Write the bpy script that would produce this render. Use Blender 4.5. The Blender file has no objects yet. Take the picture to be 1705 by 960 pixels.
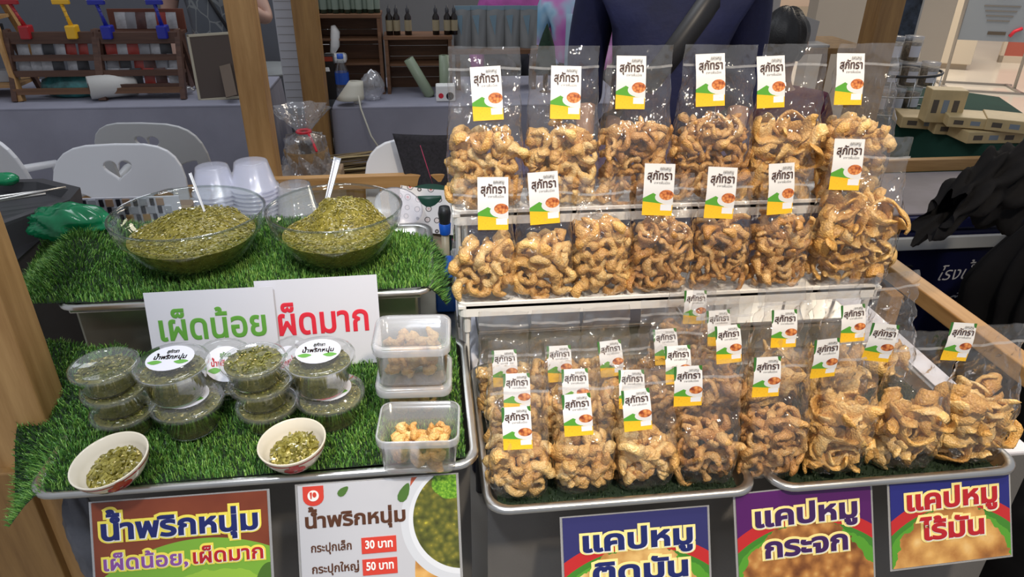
import bpy, bmesh, math, random
import numpy as np
from mathutils import Vector, Matrix

sc = bpy.context.scene
COL = sc.collection

# ------------------------------------------------------------------ camera
PITCH, YAW, ROLL, EYE = math.radians(28.0), math.radians(7.0), math.radians(0.7), 1.55
FPX, CXP, CYP = 1180.0, 852.5, 480.0
_fw = Vector((math.sin(YAW) * math.cos(PITCH), math.cos(YAW) * math.cos(PITCH), -math.sin(PITCH)))
_r0 = Vector((math.cos(YAW), -math.sin(YAW), 0))
_u0 = _r0.cross(_fw)
_rt = _r0 * math.cos(ROLL) + _u0 * math.sin(ROLL)
_up = _u0 * math.cos(ROLL) - _r0 * math.sin(ROLL)
cam = bpy.data.cameras.new('camera')
cam.sensor_width = 36.0
cam.lens = FPX / 1705.0 * 36.0
cam.clip_start, cam.clip_end = 0.02, 100
camo = bpy.data.objects.new('camera', cam)
camo.matrix_world = Matrix(((_rt.x, _up.x, -_fw.x, 0), (_rt.y, _up.y, -_fw.y, 0), (_rt.z, _up.z, -_fw.z, EYE), (0, 0, 0, 1)))
COL.objects.link(camo)
sc.camera = camo

# ------------------------------------------------------------------ world, lamps, exposure
sc.view_settings.view_transform = 'Standard'
sc.view_settings.look = 'None'
sc.view_settings.exposure = 0.0
sc.view_settings.gamma = 1.0
sc.view_settings.use_curve_mapping = False
try:
    sc.cycles.transparent_max_bounces = 48
    sc.cycles.max_bounces = 10
    sc.cycles.sample_clamp_indirect = 4.0
except Exception:
    pass
wd = bpy.data.worlds.new('mall_ambience')
sc.world = wd
wd.use_nodes = True
_bg = wd.node_tree.nodes['Background']
_bg.inputs[0].default_value = (0.86, 0.90, 1.0, 1)
_bg.inputs[1].default_value = 0.44


def lamp(name, kind, loc, energy, color, size=0.3, target=None, spot=80, blend=0.5, sy=None):
    l = bpy.data.lights.new(name, kind)
    l.energy = energy
    l.color = color
    if kind == 'AREA':
        l.size = size
        if sy:
            l.shape = 'RECTANGLE'
            l.size_y = sy
    if kind == 'SPOT':
        l.spot_size = math.radians(spot)
        l.spot_blend = blend
        l.shadow_soft_size = size
    o = bpy.data.objects.new(name, l)
    o.location = loc
    if target is not None:
        o.rotation_euler = (Vector(target) - Vector(loc)).to_track_quat('-Z', 'Y').to_euler()
    COL.objects.link(o)
    return o


WARM, COOL = (1.0, 0.85, 0.66), (0.88, 0.93, 1.0)
lamp('ceiling_downlight', 'SPOT', (0.62, -0.35, 3.05), 225, WARM, 0.09, (0.58, 1.12, 0.85), 52, 0.7)
lamp('ceiling_downlight', 'SPOT', (1.35, 0.75, 3.1), 75, WARM, 0.09, (0.8, 1.1, 0.9), 50, 0.7)
lamp('ceiling_downlight', 'SPOT', (-0.50, -0.20, 3.05), 122, COOL, 0.10, (-0.4, 1.1, 0.85), 46, 0.8)
lamp('ceiling_panel', 'AREA', (-0.2, 1.4, 3.2), 16, (0.95, 0.97, 1.0), 1.1, (-0.2, 1.4, 0), sy=0.25)
lamp('ceiling_panel', 'AREA', (-0.8, 3.7, 3.2), 20, COOL, 1.2, (-0.8, 3.7, 0), sy=1.2)
lamp('ceiling_panel', 'AREA', (5.2, 7.0, 4.2), 330, (1.0, 0.86, 0.68), 3.0, (5.2, 7.0, 0), sy=3.0)


def G(x, y, z):
    """point of the horizontal plane z seen at photo position x, y"""
    d = _rt * ((x - CXP) / FPX) + _up * ((CYP - y) / FPX) + _fw
    k = (z - EYE) / d.z
    return Vector((d.x * k, d.y * k, z))


def P(x, y, Y):
    """point of the vertical plane at distance Y seen at photo position x, y"""
    d = _rt * ((x - CXP) / FPX) + _up * ((CYP - y) / FPX) + _fw
    k = Y / d.y
    return Vector((d.x * k, Y, EYE + d.z * k))


# ------------------------------------------------------------------ object helpers
def tag(o, label=None, cat=None, group=None, kind=None):
    if label: o['label'] = label
    if cat: o['category'] = cat
    if group: o['group'] = group
    if kind: o['kind'] = kind
    return o


def thing(name, label, cat, loc=(0, 0, 0), rz=0.0, group=None, rot=None):
    o = bpy.data.objects.new(name, None)
    COL.objects.link(o)
    o.empty_display_size = 0.02
    o.location = loc
    o.rotation_euler = rot if rot else (0, 0, rz)
    return tag(o, label, cat, group)


def link_mesh(name, me, parent=None, loc=None, rot=None, scale=None):
    o = bpy.data.objects.new(name, me)
    COL.objects.link(o)
    if parent is not None: o.parent = parent
    if loc is not None: o.location = loc
    if rot is not None: o.rotation_euler = rot
    if scale is not None: o.scale = scale
    return o


def copy_tree(o, parent=None):
    c = o.copy()
    COL.objects.link(c)
    c.parent = parent
    for ch in list(o.children):
        if ch != c:
            copy_tree(ch, c)
    return c


class MB:
    """collects shapes, then links them as ONE mesh object"""

    def __init__(self):
        self.v, self.f, self.mi = [], [], []
        self.m = 0

    def add(self, vs, fs):
        n = len(self.v)
        self.v += [tuple(p) for p in vs]
        self.f += [tuple(i + n for i in f) for f in fs]
        self.mi += [self.m] * len(fs)
        return self

    def box(self, x0, x1, y0, y1, z0, z1, b=0.0):
        if b <= 0:
            vs = [(x0, y0, z0), (x1, y0, z0), (x1, y1, z0), (x0, y1, z0), (x0, y0, z1), (x1, y0, z1), (x1, y1, z1), (x0, y1, z1)]
            return self.add(vs, [(0, 3, 2, 1), (4, 5, 6, 7), (0, 1, 5, 4), (1, 2, 6, 5), (2, 3, 7, 6), (3, 0, 4, 7)])
        bm = bmesh.new()
        bmesh.ops.create_cube(bm, size=1)
        for v in bm.verts:
            v.co = Vector(((x0 + x1) / 2 + v.co.x * (x1 - x0), (y0 + y1) / 2 + v.co.y * (y1 - y0), (z0 + z1) / 2 + v.co.z * (z1 - z0)))
        bmesh.ops.bevel(bm, geom=bm.edges[:], offset=b, segments=2, profile=0.5, affect='EDGES')
        bm.verts.index_update()
        vs = [tuple(v.co) for v in bm.verts]
        fs = [tuple(v.index for v in f.verts) for f in bm.faces]
        bm.free()
        return self.add(vs, fs)

    def bar(self, a, b, w, h, up=(0, 0, 1)):
        a, b = Vector(a), Vector(b)
        d = (b - a).normalized()
        u = Vector(up)
        s = d.cross(u)
        if s.length < 1e-4: s = d.cross(Vector((1, 0, 0)))
        s.normalize()
        u = s.cross(d).normalized()
        vs = []
        for p in (a, b):
            for i, j in ((-1, -1), (1, -1), (1, 1), (-1, 1)):
                vs.append(p + s * (i * w / 2) + u * (j * h / 2))
        return self.add(vs, [(0, 1, 2, 3), (7, 6, 5, 4), (0, 4, 5, 1), (1, 5, 6, 2), (2, 6, 7, 3), (3, 7, 4, 0)])

    def tube(self, pts, r, n=8, cap=True, sq=1.0):
        pts = [Vector(p) for p in pts]
        rs = r if isinstance(r, (list, tuple)) else [r] * len(pts)
        vs, fs = [], []
        prev = None
        for i, p in enumerate(pts):
            t = (pts[min(i + 1, len(pts) - 1)] - pts[max(i - 1, 0)])
            if t.length < 1e-9: t = Vector((0, 0, 1))
            t.normalize()
            s = prev - t * prev.dot(t) if prev is not None else t.orthogonal()
            if s.length < 1e-6: s = t.orthogonal()
            s.normalize()
            prev = s
            q = t.cross(s)
            for k in range(n):
                a = 2 * math.pi * k / n
                vs.append(p + s * (math.cos(a) * rs[i]) + q * (math.sin(a) * rs[i] * sq))
        for i in range(len(pts) - 1):
            for k in range(n):
                fs.append((i * n + k, i * n + (k + 1) % n, (i + 1) * n + (k + 1) % n, (i + 1) * n + k))
        if cap:
            fs.append(tuple(range(n - 1, -1, -1)))
            fs.append(tuple((len(pts) - 1) * n + k for k in range(n)))
        return self.add(vs, fs)

    def lathe(self, prof, n=32, c=(0, 0, 0), sx=1.0, sy=1.0, cap0=False, cap1=False):
        vs, fs = [], []
        for r, z in prof:
            for k in range(n):
                a = 2 * math.pi * k / n
                vs.append((c[0] + math.cos(a) * r * sx, c[1] + math.sin(a) * r * sy, c[2] + z))
        for i in range(len(prof) - 1):
            for k in range(n):
                fs.append((i * n + k, i * n + (k + 1) % n, (i + 1) * n + (k + 1) % n, (i + 1) * n + k))
        if cap0: fs.append(tuple(range(n - 1, -1, -1)))
        if cap1: fs.append(tuple((len(prof) - 1) * n + k for k in range(n)))
        return self.add(vs, fs)

    def prism(self, pts, y0, y1):
        """outline in x, z pushed from y0 to y1 (front is y0)"""
        n = len(pts)
        vs = [(x, y0, z) for x, z in pts] + [(x, y1, z) for x, z in pts]
        fs = [tuple(range(n)), tuple(range(2 * n - 1, n - 1, -1))]
        for i in range(n):
            j = (i + 1) % n
            fs.append((i, i + n, j + n, j))
        return self.add(vs, fs)

    def grid(self, fn, nu, nv, wrap=False):
        vs = [fn(i / nu, j / nv) for j in range(nv + 1) for i in range(nu + (0 if wrap else 1))]
        w = nu if wrap else nu + 1
        fs = []
        for j in range(nv):
            for i in range(nu):
                a, b = j * w + i, j * w + (i + 1) % w
                fs.append((a, b, b + w, a + w))
        return self.add(vs, fs)

    def mesh(self, name, mat, smooth=False):
        me = bpy.data.meshes.new(name)
        me.from_pydata(self.v, [], self.f)
        for m in (mat if isinstance(mat, (list, tuple)) else [mat]):
            me.materials.append(m)
        if any(self.mi):
            me.polygons.foreach_set('material_index', self.mi)
        if smooth:
            me.polygons.foreach_set('use_smooth', [True] * len(me.polygons))
        me.update()
        return me

    def build(self, name, mat, parent=None, smooth=False, loc=None, rot=None):
        return link_mesh(name, self.mesh(name, mat, smooth), parent, loc, rot)


def fix_normals(o):
    bm = bmesh.new()
    bm.from_mesh(o.data)
    bmesh.ops.recalc_face_normals(bm, faces=bm.faces[:])
    bm.to_mesh(o.data)
    bm.free()
    return o


# ------------------------------------------------------------------ materials
def nn(nt, t, **kw):
    n = nt.nodes.new(t)
    for k, v in kw.items():
        setattr(n, k, v)
    return n


def newmat(name):
    m = bpy.data.materials.new(name)
    m.use_nodes = True
    nt = m.node_tree
    return m, nt, nt.nodes['Principled BSDF']


def mix(nt, fac, a, b, mode='MIX'):
    n = nn(nt, 'ShaderNodeMix', data_type='RGBA', blend_type=mode)
    for s, v in ((0, fac), (6, a), (7, b)):
        if hasattr(v, 'is_output'): nt.links.new(v, n.inputs[s])
        elif isinstance(v, (tuple, list)): n.inputs[s].default_value = (*v[:3], 1)
        else: n.inputs[s].default_value = v
    return n.outputs[2]


def math_(nt, op, a, b=None, clamp=False):
    n = nn(nt, 'ShaderNodeMath', operation=op, use_clamp=clamp)
    for i, v in enumerate((a, b)):
        if v is None: continue
        if hasattr(v, 'is_output'): nt.links.new(v, n.inputs[i])
        else: n.inputs[i].default_value = v
    return n.outputs[0]


def coords(nt, scale=(1, 1, 1), rot=(0, 0, 0)):
    tc = nn(nt, 'ShaderNodeTexCoord')
    mp = nn(nt, 'ShaderNodeMapping')
    mp.inputs['Scale'].default_value = scale
    mp.inputs['Rotation'].default_value = rot
    nt.links.new(tc.outputs['Object'], mp.inputs[0])
    return mp.outputs[0]


def noise(nt, vec, scale, detail=3, rough=0.5):
    n = nn(nt, 'ShaderNodeTexNoise')
    nt.links.new(vec, n.inputs['Vector'])
    n.inputs['Scale'].default_value = scale
    n.inputs['Detail'].default_value = detail
    n.inputs['Roughness'].default_value = rough
    return n.outputs['Fac']


def ramp(nt, fac, stops):
    n = nn(nt, 'ShaderNodeValToRGB')
    nt.links.new(fac, n.inputs[0])
    e = n.color_ramp.elements
    while len(e) < len(stops): e.new(0.5)
    for i, (p, c) in enumerate(stops):
        e[i].position = p
        e[i].color = (*c, 1)
    return n.outputs[0]


def bump(nt, bsdf, h, strength, dist=0.002):
    n = nn(nt, 'ShaderNodeBump')
    n.inputs['Strength'].default_value = strength
    n.inputs['Distance'].default_value = dist
    nt.links.new(h, n.inputs['Height'])
    nt.links.new(n.outputs[0], bsdf.inputs['Normal'])


def mat(name, col, rough=0.5, metal=0.0, var=0.0, vscale=8.0, bscale=0, bstr=0.3, bdist=0.002, emit=0.0, alpha=None):
    m, nt, b = newmat(name)
    b.inputs['Base Color'].default_value = (*col, 1)
    b.inputs['Roughness'].default_value = rough
    b.inputs['Metallic'].default_value = metal
    if var > 0:
        f = noise(nt, coords(nt), vscale, 4, 0.6)
        lo, hi = tuple(max(0, c * (1 - var)) for c in col), tuple(min(1, c * (1 + var)) for c in col)
        nt.links.new(ramp(nt, f, [(0.3, lo), (0.7, hi)]), b.inputs['Base Color'])
    if bscale:
        bump(nt, b, noise(nt, coords(nt), bscale, 3), bstr, bdist)
    if emit:
        b.inputs['Emission Color'].default_value = (*col, 1)
        b.inputs['Emission Strength'].default_value = emit
    return m


def wood(name, dark, light, axis=2, rough=0.5, sc_=1.0):
    m, nt, b = newmat(name)
    s = [14 * sc_] * 3
    s[axis] = 1.1 * sc_
    v = coords(nt, tuple(s))
    f = noise(nt, v, 2.2, 5, 0.65)
    g = noise(nt, v, 9.0, 2, 0.5)
    c = ramp(nt, f, [(0.28, dark), (0.5, tuple((a + b_) / 2 for a, b_ in zip(dark, light))), (0.72, light)])
    c = mix(nt, math_(nt, 'MULTIPLY', g, 0.35), c, dark)
    kn = nn(nt, 'ShaderNodeTexVoronoi')
    k = [5.0] * 3
    k[axis] = 2.2
    nt.links.new(coords(nt, tuple(k)), kn.inputs['Vector'])
    kn.inputs['Scale'].default_value = 1.0
    kf = ramp(nt, kn.outputs['Distance'], [(0.05, (1, 1, 1)), (0.12, (0, 0, 0))])
    c = mix(nt, math_(nt, 'MULTIPLY', kf, 0.7), c, tuple(x * 0.45 for x in dark))
    nt.links.new(c, b.inputs['Base Color'])
    b.inputs['Roughness'].default_value = rough
    bump(nt, b, f, 0.15)
    return m


def clear(name, tint=(0.96, 0.96, 0.97), base=0.03, gain=1.0, rough=0.07, haze=0.0, hazecol=(0.8, 0.8, 0.82), bs=0, bst=0.2, bd=0.002, ior=1.45):
    """thin clear plastic or glass: see-through, with a mirror-like sheen by Fresnel and a little milky haze"""
    m, nt, b = newmat(name)
    nt.nodes.remove(b)
    out = nt.nodes['Material Output']
    tr = nn(nt, 'ShaderNodeBsdfTransparent')
    tr.inputs[0].default_value = (*tint, 1)
    gl = nn(nt, 'ShaderNodeBsdfGlossy')
    gl.inputs['Roughness'].default_value = rough
    gl.inputs[0].default_value = (1, 1, 1, 1)
    ge = nn(nt, 'ShaderNodeNewGeometry')
    dt = nn(nt, 'ShaderNodeVectorMath', operation='DOT_PRODUCT')
    nt.links.new(ge.outputs['Incoming'], dt.inputs[0])
    nt.links.new(ge.outputs['Normal'], dt.inputs[1])
    if bs:
        bp = nn(nt, 'ShaderNodeBump')
        bp.inputs['Strength'].default_value = bst
        bp.inputs['Distance'].default_value = bd
        nt.links.new(noise(nt, coords(nt, (1, 1, 0.6), (0.3, 0.5, 0.2)), bs, 2, 0.6), bp.inputs['Height'])
        nt.links.new(bp.outputs[0], gl.inputs['Normal'])
        nt.links.new(bp.outputs[0], dt.inputs[1])
    # Schlick: f0 + (1 - f0) (1 - |n.i|)^5, alike on both sides of the thin wall
    f0 = ((ior - 1) / (ior + 1)) ** 2
    g5 = math_(nt, 'POWER', math_(nt, 'SUBTRACT', 1.0, math_(nt, 'ABSOLUTE', dt.outputs['Value'])), 5.0)
    fr = math_(nt, 'ADD', math_(nt, 'MULTIPLY', g5, 1 - f0), f0)
    fac = math_(nt, 'ADD', math_(nt, 'MULTIPLY', fr, gain), base, True)
    body = tr.outputs[0]
    if haze > 0:
        df = nn(nt, 'ShaderNodeBsdfDiffuse')
        df.inputs[0].default_value = (*hazecol, 1)
        mh = nn(nt, 'ShaderNodeMixShader')
        mh.inputs[0].default_value = haze
        nt.links.new(tr.outputs[0], mh.inputs[1])
        nt.links.new(df.outputs[0], mh.inputs[2])
        body = mh.outputs[0]
    ms = nn(nt, 'ShaderNodeMixShader')
    nt.links.new(fac, ms.inputs[0])
    nt.links.new(body, ms.inputs[1])
    nt.links.new(gl.outputs[0], ms.inputs[2])
    nt.links.new(ms.outputs[0], out.inputs[0])
    return m


def island_mat(name, stops, rough=0.5, nscale=60, bscale=0, bstr=0.3, bdist=0.001, mixn=0.5, spec=0.5):
    """colour differs from piece to piece (random per island and per object) and along each piece"""
    m, nt, b = newmat(name)
    g = nn(nt, 'ShaderNodeNewGeometry')
    oi = nn(nt, 'ShaderNodeObjectInfo')
    v = coords(nt)
    r = math_(nt, 'FRACT', math_(nt, 'ADD', g.outputs['Random Per Island'], oi.outputs['Random']))
    f = math_(nt, 'ADD', math_(nt, 'MULTIPLY', r, 1 - mixn), math_(nt, 'MULTIPLY', noise(nt, v, nscale, 3), mixn))
    nt.links.new(ramp(nt, f, stops), b.inputs['Base Color'])
    b.inputs['Roughness'].default_value = rough
    b.inputs['Specular IOR Level'].default_value = spec
    if bscale:
        vo = nn(nt, 'ShaderNodeTexVoronoi')
        nt.links.new(v, vo.inputs['Vector'])
        vo.inputs['Scale'].default_value = bscale
        bump(nt, b, vo.outputs['Distance'], bstr, bdist)
    return m


M = {}
M['pine'] = wood('pine_wood', (0.30, 0.15, 0.045), (0.62, 0.37, 0.15), 2)
M['pine_x'] = wood('pine_rail_wood', (0.30, 0.15, 0.05), (0.60, 0.37, 0.16), 0)
M['pine_dark'] = wood('aged_pine', (0.20, 0.10, 0.03), (0.42, 0.24, 0.08), 2)
M['shelf_wood'] = wood('brown_shelf_wood', (0.10, 0.045, 0.02), (0.26, 0.13, 0.065), 0)
M['dark_wood'] = wood('dark_rack_wood', (0.05, 0.02, 0.012), (0.13, 0.06, 0.035), 0)
M['steel'] = mat('stainless_steel', (0.62, 0.61, 0.58), 0.28, 1.0, 0.15, 5)
M['steel_dull'] = mat('dull_stainless_steel', (0.36, 0.36, 0.30), 0.35, 0.9, 0.35, 3)
M['white_plastic'] = mat('white_plastic', (0.90, 0.90, 0.87), 0.35)
M['chair_plastic'] = mat('white_chair_plastic', (0.72, 0.73, 0.76), 0.3)
M['white_wire'] = mat('white_coated_wire', (0.75, 0.75, 0.73), 0.35)
M['paper'] = mat('white_paper', (0.68, 0.69, 0.76), 0.55)
M['grey_cloth'] = mat('grey_tablecloth', (0.27, 0.27, 0.33), 0.85, 0, 0.12, 3, 260, 0.15)
M['front_cloth'] = mat('taupe_front_cloth', (0.14, 0.135, 0.13), 0.8, 0, 0.12, 4, 300, 0.15)
M['white_cloth'] = mat('white_tablecloth', (0.70, 0.70, 0.76), 0.8, 0, 0.05, 4, 200, 0.15)
M['green_cloth'] = mat('dark_green_cloth', (0.008, 0.055, 0.035), 0.9, 0, 0.2, 4)
M['black_cloth'] = mat('black_cloth', (0.006, 0.006, 0.007), 0.85, 0, 0.3, 5, 40, 0.3)
M['black_cloth'].node_tree.nodes['Principled BSDF'].inputs['Specular IOR Level'].default_value = 0.1
M['black'] = mat('black_plastic', (0.02, 0.02, 0.022), 0.4)
M['charcoal'] = mat('charcoal_metal', (0.06, 0.06, 0.065), 0.4, 0.2)
M['film'] = clear('clear_bag_film', (0.96, 0.96, 0.965), 0.03, 1.1, 0.07, 0.03, (0.75, 0.75, 0.75), 30, 1.0, 0.02)
M['seal'] = clear('heat_seal_film', (0.9, 0.9, 0.9), 0.05, 1.0, 0.15, 0.28, (0.75, 0.75, 0.75))
M['bowl_glass'] = clear('bowl_glass', (0.93, 0.95, 0.93), 0.02, 0.95, 0.02)
M['cup_plastic'] = clear('clear_cup_plastic', (0.94, 0.95, 0.95), 0.035, 1.0, 0.08, 0.05)
M['frosty'] = clear('frosted_cup_plastic', (0.93, 0.93, 0.96), 0.03, 0.8, 0.2, 0.22, (0.86, 0.88, 0.97))
M['tub_plastic'] = clear('milky_tub_plastic', (0.95, 0.95, 0.95), 0.03, 0.9, 0.15, 0.10, (0.85, 0.86, 0.88))
M['tub_lid'] = clear('milky_lid_plastic', (0.92, 0.93, 0.95), 0.03, 0.9, 0.2, 0.30, (0.80, 0.82, 0.86))
M['rind'] = island_mat('fried_pork_rind', [(0.18, (0.46, 0.22, 0.065)), (0.42, (0.68, 0.39, 0.12)), (0.62, (0.76, 0.50, 0.19)), (0.82, (0.86, 0.65, 0.32))], 0.40, 130, 300, 0.65, 0.0024, 0.6)
M['rind_dark'] = island_mat('crisp_brown_pork_rind', [(0.18, (0.34, 0.145, 0.040)), (0.45, (0.56, 0.29, 0.090)), (0.65, (0.66, 0.40, 0.15)), (0.85, (0.78, 0.55, 0.27))], 0.38, 130, 340, 0.65, 0.0022, 0.6)
M['rind_flat'] = island_mat('wide_strip_pork_rind', [(0.18, (0.48, 0.23, 0.055)), (0.45, (0.66, 0.38, 0.11)), (0.65, (0.76, 0.50, 0.19)), (0.85, (0.84, 0.64, 0.33))], 0.40, 110, 270, 0.65, 0.0024, 0.6)
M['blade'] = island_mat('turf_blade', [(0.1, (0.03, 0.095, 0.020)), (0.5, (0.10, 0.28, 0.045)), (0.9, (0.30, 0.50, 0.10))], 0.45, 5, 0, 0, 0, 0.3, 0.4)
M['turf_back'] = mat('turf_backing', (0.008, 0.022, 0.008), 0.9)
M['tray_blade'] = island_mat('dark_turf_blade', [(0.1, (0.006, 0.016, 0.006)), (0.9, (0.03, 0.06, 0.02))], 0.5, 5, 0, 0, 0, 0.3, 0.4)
M['chilli'] = island_mat('green_chilli_piece', [(0.1, (0.10, 0.09, 0.012)), (0.5, (0.21, 0.18, 0.028)), (0.85, (0.34, 0.30, 0.07))], 0.25, 60, 0, 0, 0, 0.3, 0.6)
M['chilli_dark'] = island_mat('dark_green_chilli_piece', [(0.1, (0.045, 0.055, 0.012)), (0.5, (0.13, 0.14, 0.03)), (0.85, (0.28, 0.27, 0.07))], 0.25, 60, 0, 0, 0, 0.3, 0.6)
M['seed'] = mat('pale_chilli_seed', (0.66, 0.55, 0.20), 0.3)


def dip_mat(name, dark, mid, light, scale):
    m, nt, b = newmat(name)
    v = coords(nt)
    vo = nn(nt, 'ShaderNodeTexVoronoi')
    nt.links.new(v, vo.inputs['Vector'])
    vo.inputs['Scale'].default_value = scale
    f = noise(nt, v, scale * 0.45, 4, 0.65)
    c = ramp(nt, f, [(0.3, dark), (0.55, mid), (0.75, mid)])
    sp = ramp(nt, vo.outputs['Distance'], [(0.14, (1, 1, 1)), (0.22, (0, 0, 0))])
    sepc = nn(nt, 'ShaderNodeSeparateColor')
    nt.links.new(vo.outputs['Color'], sepc.inputs[0])
    pick = math_(nt, 'GREATER_THAN', sepc.outputs[0], 0.45)
    c = mix(nt, math_(nt, 'MULTIPLY', sp, pick), c, light)
    nt.links.new(c, b.inputs['Base Color'])
    b.inputs['Roughness'].default_value = 0.22
    bump(nt, b, vo.outputs['Distance'], 0.5, 0.002)
    return m


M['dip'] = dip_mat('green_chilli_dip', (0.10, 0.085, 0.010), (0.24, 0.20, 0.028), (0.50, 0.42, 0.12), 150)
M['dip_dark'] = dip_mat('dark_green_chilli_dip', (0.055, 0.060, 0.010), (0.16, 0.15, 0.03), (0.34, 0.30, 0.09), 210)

# ------------------------------------------------------------------ lettering
_tmp_n = [0]


def _raw_text(body, bold=0.0, res=3, shear=0.0):
    c = bpy.data.curves.new('lettering', 'FONT')
    c.body = body
    c.size = 1.0
    c.resolution_u = res
    c.shear = shear
    if bold > 0:
        c.bevel_depth = bold
        c.bevel_resolution = 0
    o = bpy.data.objects.new('lettering', c)
    COL.objects.link(o)
    dg = bpy.context.evaluated_depsgraph_get()
    dg.update()
    me = bpy.data.meshes.new_from_object(o.evaluated_get(dg))
    n = len(me.vertices)
    co = np.zeros(n * 3)
    me.vertices.foreach_get('co', co)
    co = co.reshape(-1, 3)
    fs = [tuple(p.vertices) for p in me.polygons]
    bpy.data.objects.remove(o)
    bpy.data.curves.remove(c)
    bpy.data.meshes.remove(me)
    return co, fs


_tcache = {}


def text_geo(body, bold=0.0, res=3, shear=0.0):
    key = (body, bold, res, shear)
    if key in _tcache: return _tcache[key]
    tone = '\u0e49\u0e33'          # tone mark before sara am: lifted by hand
    marks, plain = [], ''
    i = 0
    while i < len(body):
        if body[i:i + 2] == tone:
            marks.append(plain)
            plain += '\u0e33'
            i += 2
        else:
            plain += body[i]
            i += 1
    co, fs = _raw_text(plain, bold, res, shear)
    for pre in marks:
        adv = _raw_text(pre + '|')[0][:, 0].max() - _raw_text('|')[0][:, 0].max()
        c2, f2 = _raw_text('\u0e49', bold, res, shear)
        c2 = c2 + np.array([adv, 0.21, 0])
        n = len(co)
        co = np.vstack([co, c2])
        fs = fs + [tuple(k + n for k in f) for f in f2]
    _tcache[key] = (co, fs)
    return co, fs


def lettering(parent, body, x, z, width, cap, material, y=-0.0006, bold=0.0, rise=0.0, name='lettering', res=3, shear=0.0, back=False):
    """flat printed letters: x, z is the start of the base line, width and consonant height in metres; rise tilts the base line"""
    co, fs = text_geo(body, bold, res, shear)
    b0 = text_geo(body, 0.0, res, shear)[0]
    x0, x1 = b0[:, 0].min(), b0[:, 0].max()
    sx, sz = width / (x1 - x0), cap / 0.55
    X = (co[:, 0] - x0) * sx
    Z = co[:, 1] * sz + X * rise
    depth = co[:, 2]
    zr = max(1e-6, np.abs(depth).max())
    Yv = y - depth / zr * 0.00025
    vs = np.stack([x + X, Yv, z + Z], 1)
    me = bpy.data.meshes.new(name)
    me.from_pydata(vs.tolist(), [], fs)
    me.materials.append(material)
    return link_mesh(name, me, parent)


# ------------------------------------------------------------------ setting
def structure(o, label=None):
    o['kind'] = 'structure'
    if label: o['label'] = label
    return o


fm, fnt, fb = newmat('polished_mall_floor')
_v = coords(fnt)
fnt.links.new(ramp(fnt, noise(fnt, _v, 0.6, 4), [(0.3, (0.46, 0.43, 0.38)), (0.7, (0.56, 0.52, 0.46))]), fb.inputs['Base Color'])
fb.inputs['Roughness'].default_value = 0.16
structure(MB().box(-7, 16, -3, 18, -0.05, 0).build('floor', fm), 'polished pale stone mall floor')
M['wall_grey'] = mat('blue_grey_wall', (0.13, 0.135, 0.155), 0.8, 0, 0.05, 2)
M['wall_mid'] = mat('mid_grey_wall', (0.24, 0.235, 0.23), 0.8, 0, 0.05, 2)
M['wall_beige'] = mat('beige_wall', (0.62, 0.53, 0.42), 0.7, 0, 0.04, 1)
M['wall_pink'] = mat('pale_peach_wall', (0.62, 0.48, 0.38), 0.7)
structure(MB().box(-7, -0.75, 4.75, 4.9, 0, 3.4).build('wall_back_left', M['wall_grey']), 'dark blue grey partition wall')
structure(MB().box(-0.75, -0.40, 6.3, 6.4, 0, 3.4).build('wall_recess', mat('dark_recess', (0.012, 0.016, 0.014), 0.6)), 'dark recess between the partitions')
structure(MB().box(-0.40, 2.05, 5.9, 6.0, 0, 3.4).build('wall_back_middle', M['wall_mid']), 'mid grey partition wall')
structure(MB().box(2.05, 3.05, 6.2, 6.3, 0, 3.4).build('wall_back_right', mat('blue_grey_panel', (0.30, 0.32, 0.36), 0.7)), 'pale blue grey partition panel')
structure(MB().box(3.15, 4.35, 5.75, 5.9, 0, 3.4).build('wall_column', M['wall_beige']), 'beige column beside the walkway')
structure(MB().box(4.0, 16, 12.4, 12.5, 0, 4).build('wall_far', M['wall_pink']), 'pale peach shop wall across the walkway')
structure(MB().box(4.0, 16, 12.34, 12.40, 0, 0.16).build('baseboard_far', mat('beige_skirting', (0.45, 0.37, 0.28), 0.5)), 'beige skirting along the far shop wall')

# ------------------------------------------------------------------ stall frame of pine
def timber(name, label, a, b, w, h, m=None, up=(0, 0, 1), grp='pine timbers of the stall frame', bev=0.003):
    a, b = Vector(a), Vector(b)
    d = b - a
    L = d.length
    mb = MB().box(-w / 2, w / 2, -h / 2, h / 2, 0, L, bev)
    o = mb.build(name, m or M['pine'])
    o.location = a
    o.rotation_euler = d.to_track_quat('Z', 'Y').to_euler()
    return tag(o, label, 'timber', grp)


timber('wooden_post', 'thick pine corner post rising through the turf beside the flower bowl', (-0.705, 1.06, 0), (-0.705, 1.06, 2.7), 0.10, 0.075)
timber('wooden_post', 'tall pine post standing behind the stacked frosted cups', (-0.565, 2.46, 0), (-0.565, 2.46, 2.7), 0.085, 0.085)
timber('wooden_post', 'pine post between the two cloth covered tables, beside the striped paper strip', (-0.495, 3.30, 0), (-0.495, 3.30, 2.7), 0.10, 0.10, M['pine_dark'])
timber('wooden_post', 'pine post rising behind the jars on the green cloth', (1.78, 2.75, 0), (1.78, 2.75, 2.7), 0.10, 0.10, M['pine_dark'])
timber('wooden_rail', 'horizontal pine rail behind the white plastic chairs with heart cutouts', (-2.6, 2.74, 0.575), (-0.52, 2.74, 0.575), 0.03, 0.045)
timber('wooden_rail', 'long horizontal pine rail running past the jacket and the freezer', (-0.52, 2.30, 0.748), (3.2, 2.30, 0.755), 0.03, 0.045)
timber('wooden_rail', 'pine side rail sloping past the freezer above the white cloth', (1.235, 1.75, 0.70), (1.262, 0.55, 0.69), 0.05, 0.042)
_q = P(45, 915, 1.02)
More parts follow.
